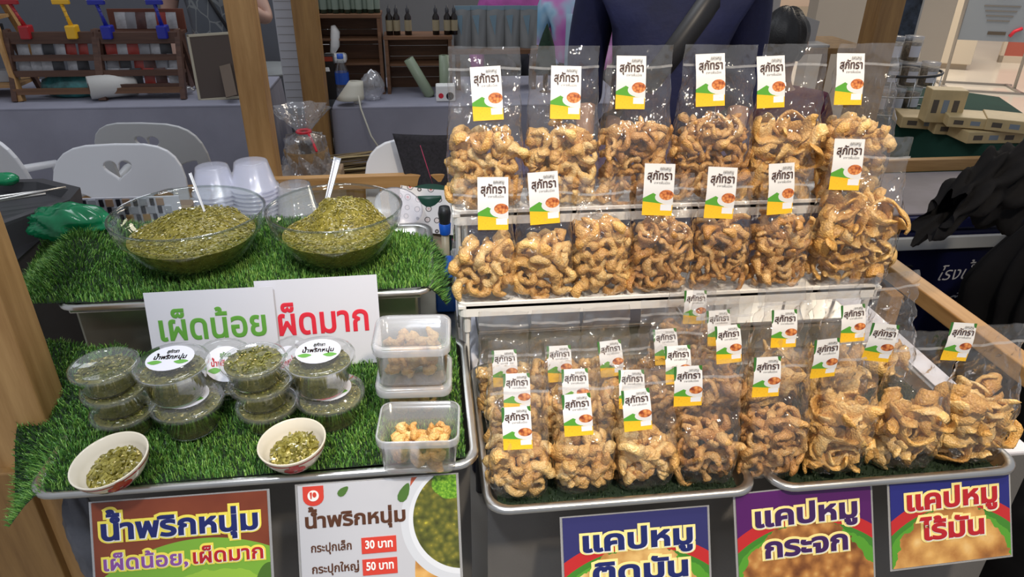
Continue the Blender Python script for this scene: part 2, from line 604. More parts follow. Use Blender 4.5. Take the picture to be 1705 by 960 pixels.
timber('wooden_board', 'broad aged pine board standing under the turf corner', (_q.x - 0.03, 1.02, 0), (_q.x - 0.03, 1.02, 0.70), 0.17, 0.03, M['pine_dark'])
timber('wooden_post', 'short pine post under the side rail by the white cloth', (1.20, 1.52, 0), (1.20, 1.52, 0.675), 0.035, 0.05)
timber('wooden_post', 'slim pine post under the back rail beside the white chair', (-0.155, 2.30, 0), (-0.155, 2.30, 0.725), 0.03, 0.03)
timber('wooden_rail', 'lower pine rail behind the chili dip bowl', (-0.47, 2.32, 0.60), (-0.17, 2.32, 0.60), 0.03, 0.03)

# ------------------------------------------------------------------ stall tables
def table(name, label, x0, x1, y0, y1, z, topm, frontm):
    t = thing(name, label, 'table', ((x0 + x1) / 2, (y0 + y1) / 2, 0))
    hx, hy = (x1 - x0) / 2, (y1 - y0) / 2
    MB().box(-hx, hx, -hy, hy, z - 0.03, z, 0.004).build('table_top', topm, t)
    def fn(u, v):
        x = -hx + 2 * hx * u
        w = 0.006 * math.sin(u * 40) * (1 - v) + 0.004 * math.sin(u * 17 + 1) * (1 - v)
        return (x, -hy - 0.004 + w * 0.8 - 0.004 * (1 - v), 0.02 + (z - 0.025) * v)
    MB().grid(fn, 90, 6).build('cloth_skirt', frontm, t, True)
    for sx in (-1, 1):
        for sy in (-1, 1):
            MB().tube([(sx * (hx - 0.04), sy * (hy - 0.05), 0), (sx * (hx - 0.04), sy * (hy - 0.05), z - 0.03)], 0.015, 10).build('leg', M['charcoal'], t)
    return t


table('stall_table', 'stall table with taupe front cloth carrying the turf and chili dips', -0.60, 0.045, 0.93, 1.72, 0.755, M['steel_dull'], M['front_cloth'])
table('stall_table', 'white covered stall table carrying the trays of small pork rind bags', 0.07, 1.06, 0.875, 1.66, 0.702, M['white_cloth'], M['front_cloth'])


def rounded_rect(x0, x1, y0, y1, r, n=6):
    pts = []
    for cx, cy, a0 in ((x1 - r, y0 + r, -90), (x1 - r, y1 - r, 0), (x0 + r, y1 - r, 90), (x0 + r, y0 + r, 180)):
        for k in range(n + 1):
            a = math.radians(a0 + 90 * k / n)
            pts.append((cx + r * math.cos(a), cy + r * math.sin(a)))
    return pts


def steel_tray(label, x0, x1, y0, y1, z, depth, r=0.04, grp='stainless steel trays on the stall'):
    t = thing('steel_tray', label, 'tray', ((x0 + x1) / 2, (y0 + y1) / 2, z - depth), 0, grp)
    hx, hy = (x1 - x0) / 2, (y1 - y0) / 2
    o = rounded_rect(-hx, hx, -hy, hy, r)
    i = rounded_rect(-hx + 0.014, hx - 0.014, -hy + 0.014, hy - 0.014, r * 0.8)
    b = rounded_rect(-hx + 0.022, hx - 0.022, -hy + 0.022, hy - 0.022, r * 0.7)
    n = len(o)
    mb = MB()
    vs = [(x, y, depth) for x, y in i] + [(x, y, 0.0) for x, y in b]
    mb.add(vs, [(k, (k + 1) % n, (k + 1) % n + n, k + n) for k in range(n)] + [tuple(range(n, 2 * n))])
    mb.build('pan', M['steel'], t, True)
    mb = MB()
    rows = [(o, depth - 0.006), (o, depth), (rounded_rect(-hx + 0.004, hx - 0.004, -hy + 0.004, hy - 0.004, r * 0.95), depth + 0.003), (i, depth)]
    vs = [(x, y, zz) for pts, zz in rows for x, y in pts]
    mb.add(vs, [(a * n + k, a * n + (k + 1) % n, (a + 1) * n + (k + 1) % n, (a + 1) * n + k) for a in range(3) for k in range(n)])
    mb.build('rim', M['steel'], t, True)
    return t


steel_tray('wide stainless tray under the bright turf with the chili dip cups', -0.617, 0.058, 0.85, 1.235, 0.783, 0.027)
steel_tray('stainless tray of small bags beside the plastic tubs', 0.060, 0.508, 0.80, 1.21, 0.730, 0.026)
steel_tray('stainless tray of large bags beside the white cloth edge', 0.530, 0.975, 0.80, 1.21, 0.730, 0.026)
steel_tray('stainless tray under the turf with the two glass bowls', -0.700, 0.000, 1.215, 1.56, 0.900, 0.022)

# stainless food container that carries the upper turf
t = thing('steel_container', 'dull stainless food container under the turf with the glass bowls', 'container', (-0.36, 1.41, 0.757))
MB().box(-0.325, 0.325, -0.15, 0.15, 0, 0.118, 0.006).build('body', M['steel_dull'], t)
MB().box(-0.332, 0.332, -0.157, 0.157, 0.110, 0.1205, 0.003).build('rim', M['steel'], t)

# ------------------------------------------------------------------ artificial turf
def blades(rng, base, nrm, n_per, L, W, lean=0.6):
    """arrays of three-sided grass blades standing at BASE points"""
    n = len(base)
    a = rng.uniform(0, 2 * np.pi, n)
    ln = rng.uniform(0.55, 1.25, n) * L
    wd_ = rng.uniform(0.7, 1.3, n) * W
    tilt = rng.uniform(0.15, 1.0, n) * lean
    d = np.stack([np.cos(a), np.sin(a), np.zeros(n)], 1)
    s = np.stack([-np.sin(a), np.cos(a), np.zeros(n)], 1)
    up = nrm
    mid = base + up * (ln * 0.55)[:, None] + d * (ln * 0.3 * tilt)[:, None]
    tip = base + up * (ln * (1.0 - 0.35 * tilt))[:, None] + d * (ln * 0.95 * tilt)[:, None]
    v = np.stack([base - s * wd_[:, None] / 2, base + s * wd_[:, None] / 2, mid + s * wd_[:, None] * 0.4, mid - s * wd_[:, None] * 0.4, tip], 1).reshape(-1, 3)
    i = np.arange(n)[:, None] * 5
    q = np.concatenate([i + 0, i + 1, i + 2, i + 3], 1)
    t3 = np.concatenate([i + 3, i + 2, i + 4], 1)
    return v, q.tolist() + t3.tolist()


def turf(label, fn, nu, nv, n, seed, bladem, L=0.013, W=0.0016, keep=None):
    """turf sheet: fn(u, v) gives the sheet; blades stand on it"""
    rng = np.random.default_rng(seed)
    t = thing('artificial_turf', label, 'turf', fn(0.5, 0.5))
    o0 = np.array(fn(0.5, 0.5))
    loc = lambda u, v: tuple(np.array(fn(u, v)) - o0)
    MB().grid(loc, nu, nv).build('backing', M['turf_back'], t, True)
    us, vs_ = rng.random(n), rng.random(n)
    b = np.array([loc(u, v) for u, v in zip(us, vs_)])
    e = 0.01
    bu = np.array([loc(min(1, u + e), v) for u, v in zip(us, vs_)]) - np.array([loc(max(0, u - e), v) for u, v in zip(us, vs_)])
    bv = np.array([loc(u, min(1, v + e)) for u, v in zip(us, vs_)]) - np.array([loc(u, max(0, v - e)) for u, v in zip(us, vs_)])
    nr = np.cross(bu, bv)
    nr /= np.maximum(1e-9, np.linalg.norm(nr, axis=1))[:, None]
    v, f = blades(rng, b, nr, 1, L, W)
    me = bpy.data.meshes.new('grass_blades')
    me.from_pydata(v.tolist(), [], f)
    me.materials.append(bladem)
    g = link_mesh('grass_blades', me, t)
    g['kind'] = 'stuff'
    return t


def sstep(a, b, x):
    t_ = min(1, max(0, (x - a) / (b - a)))
    return t_ * t_ * (3 - 2 * t_)


def turf_low(u, v):
    x0 = -0.655 - 0.10 * v
    x = x0 + (0.036 - x0) * u
    y = 0.868 + 0.355 * v - 0.012 * (1 - u)
    z = 0.785 + 0.004 * math.sin(9 * u + 5 * v) * math.sin(7 * v)
    z -= 0.085 * sstep(-0.585, -0.69, x) * sstep(0.5, 0.0, v)
    z += 0.05 * sstep(-0.56, -0.72, x) * sstep(0.45, 1.0, v)
    z += 0.022 * math.exp(-((x + 0.60) / 0.03) ** 2) * sstep(0.5, 0.9, v)
    return (x, y, z)


def turf_up(u, v):
    x0 = -0.80 - 0.06 * v
    x = x0 + (0.022 - x0) * u
    y = 1.225 + (0.33 - 0.10 * sstep(0.78, 1.0, u)) * v + 0.03 * math.sin(u * 3.0) * (1 - v) * 0.3
    z = 0.905 + 0.004 * math.sin(11 * u + 2) * math.sin(6 * v + 1)
    z += 0.035 * math.exp(-((x + 0.70 + 0.05 * v) / 0.05) ** 2) * sstep(0.0, 0.6, v)
    z -= 0.03 * sstep(-0.74, -0.84, x)
    z -= 0.05 * sstep(-0.015, 0.03, x)
    z += 0.02 * v * v * (1 - sstep(0.55, 0.9, u))
    return (x, y, z)


turf('bright green artificial turf mat under the chili dip cups and flower bowls', turf_low, 40, 24, 34000, 1, M['blade'], 0.0125, 0.0017)
turf('bright green artificial turf mat under the two glass bowls', turf_up, 44, 22, 26000, 2, M['blade'], 0.0145, 0.0018)
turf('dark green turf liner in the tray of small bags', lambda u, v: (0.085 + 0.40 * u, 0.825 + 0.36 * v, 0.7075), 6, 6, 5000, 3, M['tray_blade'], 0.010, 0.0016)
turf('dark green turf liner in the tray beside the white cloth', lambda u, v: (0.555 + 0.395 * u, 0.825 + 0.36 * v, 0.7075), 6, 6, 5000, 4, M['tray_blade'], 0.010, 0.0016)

# ------------------------------------------------------------------ white display rack, two shelves
SHL, SHU = 0.872, 1.026
t = thing('display_rack', 'white two tier display rack holding rows of pork rind bags', 'rack', (0.48, 1.30, 0.703))
def shelf(x0, x1, y0, y1, z):
    mb = MB()
    mb.box(x0, x1, y0, y1, z - 0.006, z, 0.0)
    p = MB()
    o = rounded_rect(x0, x1, y0, y1, 0.015, 4)
    i = rounded_rect(x0 + 0.006, x1 - 0.006, y0 + 0.006, y1 - 0.006, 0.01, 4)
    n = len(o)
    rows = [(o, z - 0.024), (o, z + 0.006), (i, z + 0.006), (i, z)]
    vs = [(x, y, zz) for pts, zz in rows for x, y in pts]
    p.add(vs, [(a * n + k, a * n + (k + 1) % n, (a + 1) * n + (k + 1) % n, (a + 1) * n + k) for a in range(3) for k in range(n)])
    s = mb.build('shelf', M['white_plastic'], t)
    p.build('lip', M['white_plastic'], s)
shelf(-0.437, 0.440, -0.10, 0.02, SHL - 0.703)
shelf(-0.440, 0.425, -0.005, 0.115, SHU - 0.703)
for x in (-0.420, 0.0, 0.420):
    MB().tube([(x, -0.088, 0), (x, -0.088, SHL - 0.703 - 0.02)], 0.004, 8).build('leg', M['white_wire'], t)
    MB().tube([(x, -0.088, SHL - 0.703 - 0.062), (x, -0.088, SHL - 0.703 - 0.02)], 0.0075, 8).build('leg_socket', M['white_wire'], t)
for x in (-0.428, -0.414, 0.412):
    MB().tube([(x, 0.004, 0), (x, 0.004, SHU - 0.703 - 0.02)], 0.0035, 8).build('upright', M['white_wire'], t)
    MB().tube([(x, 0.106, 0), (x, 0.106, SHU - 0.703 - 0.02)], 0.0035, 8).build('upright', M['white_wire'], t)
for x in (0.12, 0.145, 0.28):
    MB().tube([(x, -0.02, 0), (x, -0.02, SHL - 0.703 - 0.01)], 0.003, 6).build('support_wire', M['white_wire'], t)

# ------------------------------------------------------------------ pork rinds
def rind_mesh(kind, seed, m):
    rng = random.Random(seed)
    if kind == 'puffy':
        R, A, a, b, hel = rng.uniform(0.0150, 0.0205), math.radians(rng.uniform(260, 350)), rng.uniform(0.0068, 0.0086), rng.uniform(0.010, 0.0145), rng.uniform(-0.006, 0.006)
        if seed % 7 in (2, 5): R, A, a, b = rng.uniform(0.012, 0.015), math.radians(rng.uniform(110, 170)), rng.uniform(0.0095, 0.0115), rng.uniform(0.012, 0.0155)
        ns, nr = 15, 8
    elif kind == 'thin':
        R, A, a, b, hel = rng.uniform(0.014, 0.024), math.radians(rng.uniform(140, 340)), rng.uniform(0.0045, 0.0060), rng.uniform(0.0065, 0.0100), rng.uniform(-0.012, 0.012)
        ns, nr = 15, 7
    else:
        R, A, a, b, hel = rng.uniform(0.017, 0.034), math.radians(rng.uniform(80, 290)), rng.uniform(0.0035, 0.005), rng.uniform(0.013, 0.020), rng.uniform(-0.018, 0.018)
        ns, nr = 15, 8
    ph = [rng.uniform(0, 6.28) for _ in range(8)]
    el = rng.uniform(0.75, 1.2)
    tw = rng.uniform(-0.8, 0.8)
    mb = MB()
    vs, fs = [], []
    for i in range(ns + 1):
        u = i / ns
        t_ = -A / 2 + A * u
        r = R * (1 + 0.14 * math.sin(3 * t_ + ph[0])) + (0.004 * u if kind != 'puffy' else 0)
        c = Vector((r * math.cos(t_) * el, r * math.sin(t_), hel * (u - 0.5) * 2 + 0.0018 * math.sin(4 * t_ + ph[1])))
        rad = Vector((math.cos(t_), math.sin(t_), 0))
        ax = Vector((0, 0, 1))
        th = tw * (u - 0.5)
        rad, ax = rad * math.cos(th) + ax * math.sin(th), ax * math.cos(th) - rad * math.sin(th)
        e = 1.0 - 0.55 * abs(2 * u - 1) ** 6
        pf = 1 + 0.16 * math.sin(7 * u * 3.1 + ph[2]) + 0.08 * math.sin(17 * u + ph[3])
        for k in range(nr):
            g = 2 * math.pi * k / nr
            w = e * pf * (1 + 0.12 * math.sin(3 * g + 9 * u + ph[4]))
            vs.append(c + rad * (math.cos(g) * a * w) + ax * (math.sin(g) * b * w))
    for i in range(ns):
        for k in range(nr):
            fs.append((i * nr + k, i * nr + (k + 1) % nr, (i + 1) * nr + (k + 1) % nr, (i + 1) * nr + k))
    fs.append(tuple(range(nr - 1, -1, -1)))
    fs.append(tuple(ns * nr + k for k in range(nr)))
    cc = sum(vs, Vector()) / len(vs)
    mb.add([v - cc for v in vs], fs)
    return mb.mesh('pork_rind', m, True)


RIND = {'puffy': [rind_mesh('puffy', 10 + k, M['rind']) for k in range(7)],
        'thin': [rind_mesh('thin', 30 + k, M['rind_dark']) for k in range(7)],
        'flat': [rind_mesh('flat', 50 + k, M['rind_flat']) for k in range(7)]}
RIND_NP = {}
for _k, _l in RIND.items():
    RIND_NP[_k] = []
    for _me in _l:
        _c = np.zeros(len(_me.vertices) * 3)
        _me.vertices.foreach_get('co', _c)
        RIND_NP[_k].append((_c.reshape(-1, 3), [tuple(p.vertices) for p in _me.polygons]))
REST = {k: {'v': [], 'f': [], 'n': 0} for k in RIND}
N_NAMED = [0]


def put_rind(kind, k, mw, named, label, group):
    if named:
        o = link_mesh('pork_rind', RIND[kind][k])
        o.matrix_world = mw
        tag(o, label, 'pork rind', group)
        N_NAMED[0] += 1
    else:
        c, f = RIND_NP[kind][k]
        A_ = np.array(mw)
        r = REST[kind]
        r['v'].append(c @ A_[:3, :3].T + A_[:3, 3])
        n = r['n']
        r['f'] += [tuple(i + n for i in q) for q in f]
        r['n'] += len(c)


def fill(rng, mw, kind, w, d, hf, n_named, label, group, s=1.0, taper=0.25, dense=1.0):
    """pack rinds into a pouch of width w, depth d up to height hf; the frontmost n_named are things"""
    step = {'puffy': 0.037, 'thin': 0.031, 'flat': 0.038}[kind] * s / dense
    nz = max(2, int(round(hf / (step * 0.86))))
    spots = []
    for iz in range(nz):
        z = 0.016 * s + (hf - 0.026) * (iz + 0.2) / nz
        ww = w * (1 - taper * max(0, iz / nz - 0.55) / 0.45)
        nx = max(2, int(round(ww / step)))
        for iy, yy in enumerate((-d * 0.31, 0.02 * d, d * 0.30)):
            if iy == 2 and iz < nz - 3: continue
            for ix in range(nx):
                x = -ww / 2 + ww * (ix + 0.5 + 0.35 * ((iz % 2) - 0.5)) / nx
                x = max(-ww / 2 + 0.015, min(ww / 2 - 0.015, x))
                edge = 1 - 0.5 * abs(2 * x / ww) ** 4
                spots.append((iy, iz, x + rng.uniform(-0.1, 0.1) * step, yy * edge + rng.uniform(-0.05, 0.05) * step, z + rng.uniform(-0.2, 0.25) * step))
    front = [p for p in spots if p[0] == 0]
    front.sort(key=lambda p: (abs(p[2]) > w * 0.40, rng.random()))
    keep = set(map(id, front[:n_named]))
    for p in spots:
        k = rng.randrange(7)
        sc_ = s * rng.uniform(0.86, 1.12)
        if p[0] == 0:
            e = Matrix.Rotation(math.radians(90 + rng.uniform(-45, 45)), 4, 'X') @ Matrix.Rotation(rng.uniform(0, 6.28), 4, 'Z')
            e = Matrix.Rotation(rng.uniform(-0.9, 0.9), 4, 'Z') @ e
        else:
            e = Matrix.Rotation(rng.uniform(0, 6.28), 4, 'Z') @ Matrix.Rotation(rng.uniform(0, 3.14), 4, 'X') @ Matrix.Rotation(rng.uniform(0, 6.28), 4, 'Z')
        m4 = mw @ Matrix.Translation((p[2], p[3], p[4])) @ e @ Matrix.Scale(sc_, 4)
        put_rind(kind, k, m4, id(p) in keep, label, group)


# ------------------------------------------------------------------ bag labels
def label_mat(name, corners):
    m, nt, b = newmat(name)
    tc = nn(nt, 'ShaderNodeTexCoord')
    sp = nn(nt, 'ShaderNodeSeparateXYZ')
    nt.links.new(tc.outputs['Generated'], sp.inputs[0])
    x, z = sp.outputs[0], sp.outputs[2]
    c = (0.76, 0.76, 0.76)
    def disc(cx, cz, rx, rz):
        dx = math_(nt, 'MULTIPLY', math_(nt, 'SUBTRACT', x, cx), 1 / rx)
        dz = math_(nt, 'MULTIPLY', math_(nt, 'SUBTRACT', z, cz), 1 / rz)
        return math_(nt, 'LESS_THAN', math_(nt, 'ADD', math_(nt, 'MULTIPLY', dx, dx), math_(nt, 'MULTIPLY', dz, dz)), 1.0)
    leaf = math_(nt, 'LESS_THAN', z, math_(nt, 'SUBTRACT', 0.44, math_(nt, 'MULTIPLY', math_(nt, 'ABSOLUTE', math_(nt, 'SUBTRACT', x, 0.33)), 0.32)))
    c = mix(nt, math_(nt, 'MULTIPLY', leaf, math_(nt, 'LESS_THAN', x, 0.66)), c, (0.10, 0.36, 0.035))
    c = mix(nt, disc(0.80, 0.36, 0.40, 0.13), c, (0.76, 0.76, 0.76))
    yel = math_(nt, 'LESS_THAN', z, math_(nt, 'SUBTRACT', 0.27, math_(nt, 'MULTIPLY', x, 0.06)))
    wv = math_(nt, 'GREATER_THAN', noise(nt, coords(nt, (1, 1, 5)), 240, 2), 0.56)
    c = mix(nt, yel, c, mix(nt, math_(nt, 'MULTIPLY', wv, 0.35), (0.93, 0.55, 0.02), (0.65, 0.30, 0.02)))
    vo = nn(nt, 'ShaderNodeTexVoronoi')
    nt.links.new(coords(nt), vo.inputs['Vector'])
    vo.inputs['Scale'].default_value = 170
    food = ramp(nt, vo.outputs['Distance'], [(0.1, (0.85, 0.40, 0.12)), (0.5, (0.60, 0.18, 0.05)), (0.8, (0.25, 0.05, 0.02))])
    c = mix(nt, disc(0.77, 0.405, 0.235, 0.10), c, food)
    bx = math_(nt, 'MULTIPLY', math_(nt, 'GREATER_THAN', x, 0.60), math_(nt, 'LESS_THAN', x, 0.97))
    bz = math_(nt, 'MULTIPLY', math_(nt, 'GREATER_THAN', z, 0.10), math_(nt, 'LESS_THAN', z, 0.22))
    c = mix(nt, math_(nt, 'MULTIPLY', bx, bz), c, (0.80, 0.82, 0.86))
    if corners:
        c = mix(nt, disc(0.0, 0.93, 0.10, 0.28), c, (0.03, 0.14, 0.02))
        c = mix(nt, disc(1.0, 1.0, 0.12, 0.12), c, (0.04, 0.17, 0.02))
    nt.links.new(c, b.inputs['Base Color'])
    b.inputs['Roughness'].default_value = 0.35
    return m


M['label_shelf'] = label_mat('shelf_bag_sticker_print', False)
M['label_tray'] = label_mat('tray_bag_sticker_print', True)
M['ink_brown'] = mat('dark_brown_ink', (0.055, 0.018, 0.010), 0.5)
M['ink_grey'] = mat('grey_ink', (0.20, 0.19, 0.18), 0.5)


def sticker_meshes(w, h, m):
    def fn(u, v):
        return (w * (u - 0.5), -0.0022 * math.sin(v * 3.14) + 0.0008 * math.sin(v * 9), h * v)
    s = MB().grid(fn, 3, 8)
    base = s.mesh('label_sticker', m, True)
    o = lettering(None, 'สุภัทรา', -w * 0.39, h * 0.70, w * 0.80, h * 0.125, M['ink_brown'], -0.0031, 0.018, res=2, name='brand_lettering')
    a = o.data
    bpy.data.objects.remove(o)
    o = lettering(None, 'แคบหมู', w * 0.02, h * 0.885, w * 0.34, h * 0.05, M['ink_grey'], -0.0031, 0.02, res=1, name='small_lettering')
    b = o.data
    bpy.data.objects.remove(o)
    o = lettering(None, 'อาหารพื้นเมือง', -w * 0.16, h * 0.615, w * 0.52, h * 0.036, M['ink_grey'], -0.0031, 0.0, res=1, name='tagline')
    c = o.data
    bpy.data.objects.remove(o)
    return base, a, b, c


STK_SHELF = sticker_meshes(0.057, 0.098, M['label_shelf'])
STK_TRAY = sticker_meshes(0.045, 0.066, M['label_tray'])


def add_sticker(parent, stk, loc, rot):
    s = link_mesh('label_sticker', stk[0], parent, loc, rot)
    link_mesh('brand_lettering', stk[1], s)
    link_mesh('small_lettering', stk[2], s)
    link_mesh('tagline', stk[3], s)
    return s


# ------------------------------------------------------------------ clear bags
def bag(base, rz, w, d, H, hf, kind, label, stk=None, lab=None, n_named=0, seed=0, lean=0.10, group='bags', rl=None, s=1.0, topw=0.92, dense=1.0):
    """pouch standing at BASE; lab = (dx, z) of the sticker's middle on its front"""
    rng = random.Random(seed * 7 + 3)
    df, d = d, d * 1.16
    t = thing('snack_bag', label, 'snack bag', base, rz, group)
    ph = [rng.uniform(0, 6.28) for _ in range(6)]
    f = hf / H

    def depth(q):
        if q < 0.06: return d * (0.80 + 0.2 * q / 0.06)
        if q < f * 0.8: return d
        k = min(1, (q - f * 0.8) / max(0.05, (0.86 - f * 0.8)))
        return d * (1 - k) ** 1.25 + 0.003

    def width(q):
        return w * (0.97 + 0.07 * math.sin(math.pi * min(1, q / f)) ** 0.8) if q < f else w * (0.97 + (topw - 0.97) * (q - f) / (1 - f))

    def mid(q):
        return lean * max(0, q * H - hf * 0.7)

    def fn(u, v):
        a = 2 * math.pi * u
        cx, cy = math.cos(a), math.sin(a)
        e = 0.62
        x = math.copysign(abs(cx) ** e, cx) * width(v) / 2
        y = math.copysign(abs(cy) ** e, cy) * depth(v) / 2
        amp = 0.0018 + 0.0034 * sstep(f * 0.7, f * 1.1, v)
        cr = math.sin(x * 120 + v * 22 + ph[0]) * math.sin(v * 17 - x * 60 + ph[1]) + 0.7 * math.sin(x * 230 - v * 40 + ph[2])
        y += amp * cr * (0.5 if v > 0.9 else 1)
        x += 0.0012 * math.sin(v * 26 + ph[3] + 3 * cy)
        if v > 0.97: x += 0.0015 * math.sin(u * 30)
        return (x, y + mid(v), v * H)
    mb = MB().grid(fn, 36, 26, True)
    mb.f.append(tuple(range(35, -1, -1)))
    mb.mi.append(0)
    mb.build('film', M['film'], t, True)
    zs = 0.865
    ws, ys = width(zs) * 0.5, mid(zs)
    def seal(u, v):
        x = -ws + 2 * ws * u
        return (x, ys - 0.0035 + 0.0012 * math.sin(x * 150 + ph[4]) - 0.001 * (1 - v), zs * H + 0.0045 * v + 0.002 * math.sin(x * 40 + ph[5]))
    MB().grid(seal, 16, 1).build('seal', M['seal'], t, True)
    if stk is not None and lab is not None:
        lz, hh = lab[1], (0.098 if stk is STK_SHELF else 0.066)
        q0, q1 = max(0, lz - hh / 2) / H, min(1, (lz + hh / 2) / H)
        y0, y1 = mid(q0) - depth(q0) / 2, mid(q1) - depth(q1) / 2
        tilt = -math.atan2(y1 - y0, hh)
        add_sticker(t, stk, (lab[0], y0 - 0.0045, lz - hh / 2), (tilt, rng.uniform(-0.05, 0.05) + (lab[2] if len(lab) > 2 else 0), rng.uniform(-0.1, 0.1)))
    mw = Matrix.Translation(Vector(base)) @ Matrix.Rotation(rz, 4, 'Z')
    fill(rng, mw, kind, w * 0.97, df * 0.92, hf, n_named, rl, 'pork rinds packed in ' + group, s, dense=dense)
    return t


ORD = ['first', 'second', 'third', 'fourth', 'fifth', 'sixth', 'seventh', 'eighth']
KW = {'puffy': 'puffy ring', 'thin': 'thin curly', 'flat': 'wide strip'}
NAMED = 13
# upper shelf: x of the bag, width px, kind, label x, y, top y
up = [(808, 116, 'puffy', 811, 153, 0.170), (931, 114, 'puffy', 937, 152, 0.165), (1047, 112, 'thin', 1046, 137, 0.165),
      (1168, 122, 'thin', 1184, 133, 0.175), (1283, 112, 'flat', 1284, 136, 0.168), (1396, 116, 'puffy', 1411, 131, 0.172)]
for i, (bx, wp, kind, lx, ly, hf) in enumerate(up):
    YC = 1.345
    b0 = P(bx, 338, YC)
    L0 = P(lx, ly, YC - 0.01)
    w = wp / 1180 * 1.47
    bag((b0.x, YC, SHU + 0.001), math.radians(-6 + (i % 3) * 4), w, 0.082, 0.302, hf, kind, '%s bag from the glass bowls on the upper rack shelf, %s pork rinds' % (ORD[i].capitalize(), KW[kind]),
        STK_SHELF, (L0.x - b0.x + 0.004, L0.z - SHU), NAMED, i, 0.10, 'bags on the upper rack shelf', '%s pork rind inside the %s upper shelf bag from the bowl end' % (KW[kind], ORD[i]))
low = [(806, 100, 'puffy', 819, 341, 0.128, 0.238), (902, 94, 'puffy', 906, 333, 0.128, 0.238), (994, 92, 'puffy', None, 0, 0.165, 0.235), (1088, 98, 'thin', 1096, 319, 0.155, 0.240),
       (1183, 92, 'thin', 1197, 323, 0.150, 0.238), (1277, 94, 'thin', 1299, 316, 0.155, 0.240), (1393, 140, 'flat', 1414, 278, 0.185, 0.300)]
for i, (bx, wp, kind, lx, ly, hf, H) in enumerate(low):
    YC = 1.245
    b0 = P(bx, 490, YC)
    w = wp / 1180 * 1.42
    lab = None
    if lx:
        L0 = P(lx, ly, YC - 0.02)
        lab = (L0.x - b0.x + 0.004, L0.z - SHL)
    bag((b0.x, YC, SHL + 0.001), math.radians(-5 + (i % 3) * 4), w, 0.078, H, hf, kind, '%s bag from the glass bowls on the lower rack shelf, %s pork rinds' % (ORD[i].capitalize(), KW[kind]),
        STK_SHELF if lx else None, lab, NAMED, 20 + i, 0.06, 'bags on the lower rack shelf', '%s pork rind inside the %s lower shelf bag from the bowl end' % (KW[kind], ORD[i]))
# tray: front row along the posters, then the rows behind
front = [(862, 100, 'puffy', 862, 711, 0.095, 0.205), (965, 98, 'puffy', 963, 693, 0.098, 0.205), (1063, 98, 'puffy', 1061, 685, 0.095, 0.205), (1160, 104, 'thin', 1152, 654, 0.105, 0.215),
         (1266, 108, 'thin', 1282, 637, 0.118, 0.225), (1372, 108, 'flat', 1381, 607, 0.135, 0.235), (1482, 118, 'flat', 1479, 588, 0.130, 0.245), (1592, 112, 'flat', 1608, 582, 0.140, 0.250)]
ZT = 0.716
for i, (bx, wp, kind, lx, ly, hf, H) in enumerate(front):
    YC = 0.875
    y = 838 - (bx - 862) * 0.098
    b0 = P(bx, y, YC)
    L0 = P(lx, ly, YC - 0.02)
    w = wp / 1180 * 1.14
    bag((b0.x, YC, ZT), math.radians(-4 + (i % 3) * 4), w, 0.074, H, hf, kind, '%s bag from the plastic tubs in the row above the posters, %s rinds' % (ORD[i].capitalize(), KW[kind]),
        STK_TRAY, (L0.x - b0.x + 0.002, L0.z - ZT, (i - 3.5) * 0.02), NAMED, 40 + i, 0.10, 'small bags in the front tray row', '%s pork rind inside the %s front row bag from the tubs' % (KW[kind], ORD[i]), 0.92)
rows = [(0.985, 'middle', [(862, 646, 'puffy'), (957, 639, 'puffy'), (1046, 640, 'puffy'), (1133, 607, 'thin'), (1219, 577, 'thin'), (1312, 554, 'flat'), (1431, 545, 'flat')], 0.115),
        (1.085, 'rearmost', [(843, 605, 'puffy'), (930, 598, 'puffy'), (1015, 590, 'puffy'), (1112, 574, 'thin'), (1200, 547, 'thin')], 0.10)]
for YC, rn, lst, hf in rows:
    for i, (lx, ly, kind) in enumerate(lst):
        L0 = P(lx, ly, YC - 0.02)
        H = max(0.2, L0.z - ZT + 0.075)
        bag((L0.x - 0.003, YC, ZT), math.radians(-4 + (i % 3) * 4), 0.096, 0.07, H, hf + 0.012 * (i > 3), kind,
            '%s bag from the plastic tubs in the %s tray row, %s rinds' % (ORD[i].capitalize(), rn, KW[kind]), STK_TRAY, (0.003, L0.z - ZT), 0, 60 + i + int(YC * 100), 0.10, 'small bags in the %s tray row' % rn, None, 0.92, dense=1.0)
L0 = P(1155, 509, 1.15)
bag((L0.x, 1.165, ZT), 0, 0.10, 0.06, L0.z - ZT + 0.05, 0.13, 'thin', 'Lone bag of thin curly brown pork rinds pushed up against the lower rack shelf', STK_TRAY, (0, L0.z - ZT), 0, 91, 0.0, 'small bags in the rearmost tray row', None, 0.92, dense=0.85)
for i, (x, y, kind) in enumerate([(1300, 545, 'flat'), (1385, 535, 'flat'), (1475, 530, 'flat')]):
    b0 = P(x, y, 1.125)
    bag((b0.x, 1.10, ZT), 0.1, 0.105, 0.07, 0.205 + 0.012 * i, 0.09, kind, 'Unlabelled clear bag under the lower rack shelf, %s from the white cloth' % ORD[2 - i], None, None, 0, 95 + i, 0.15, 'unlabelled bags in the rearmost tray row', None, 0.9, dense=0.8)

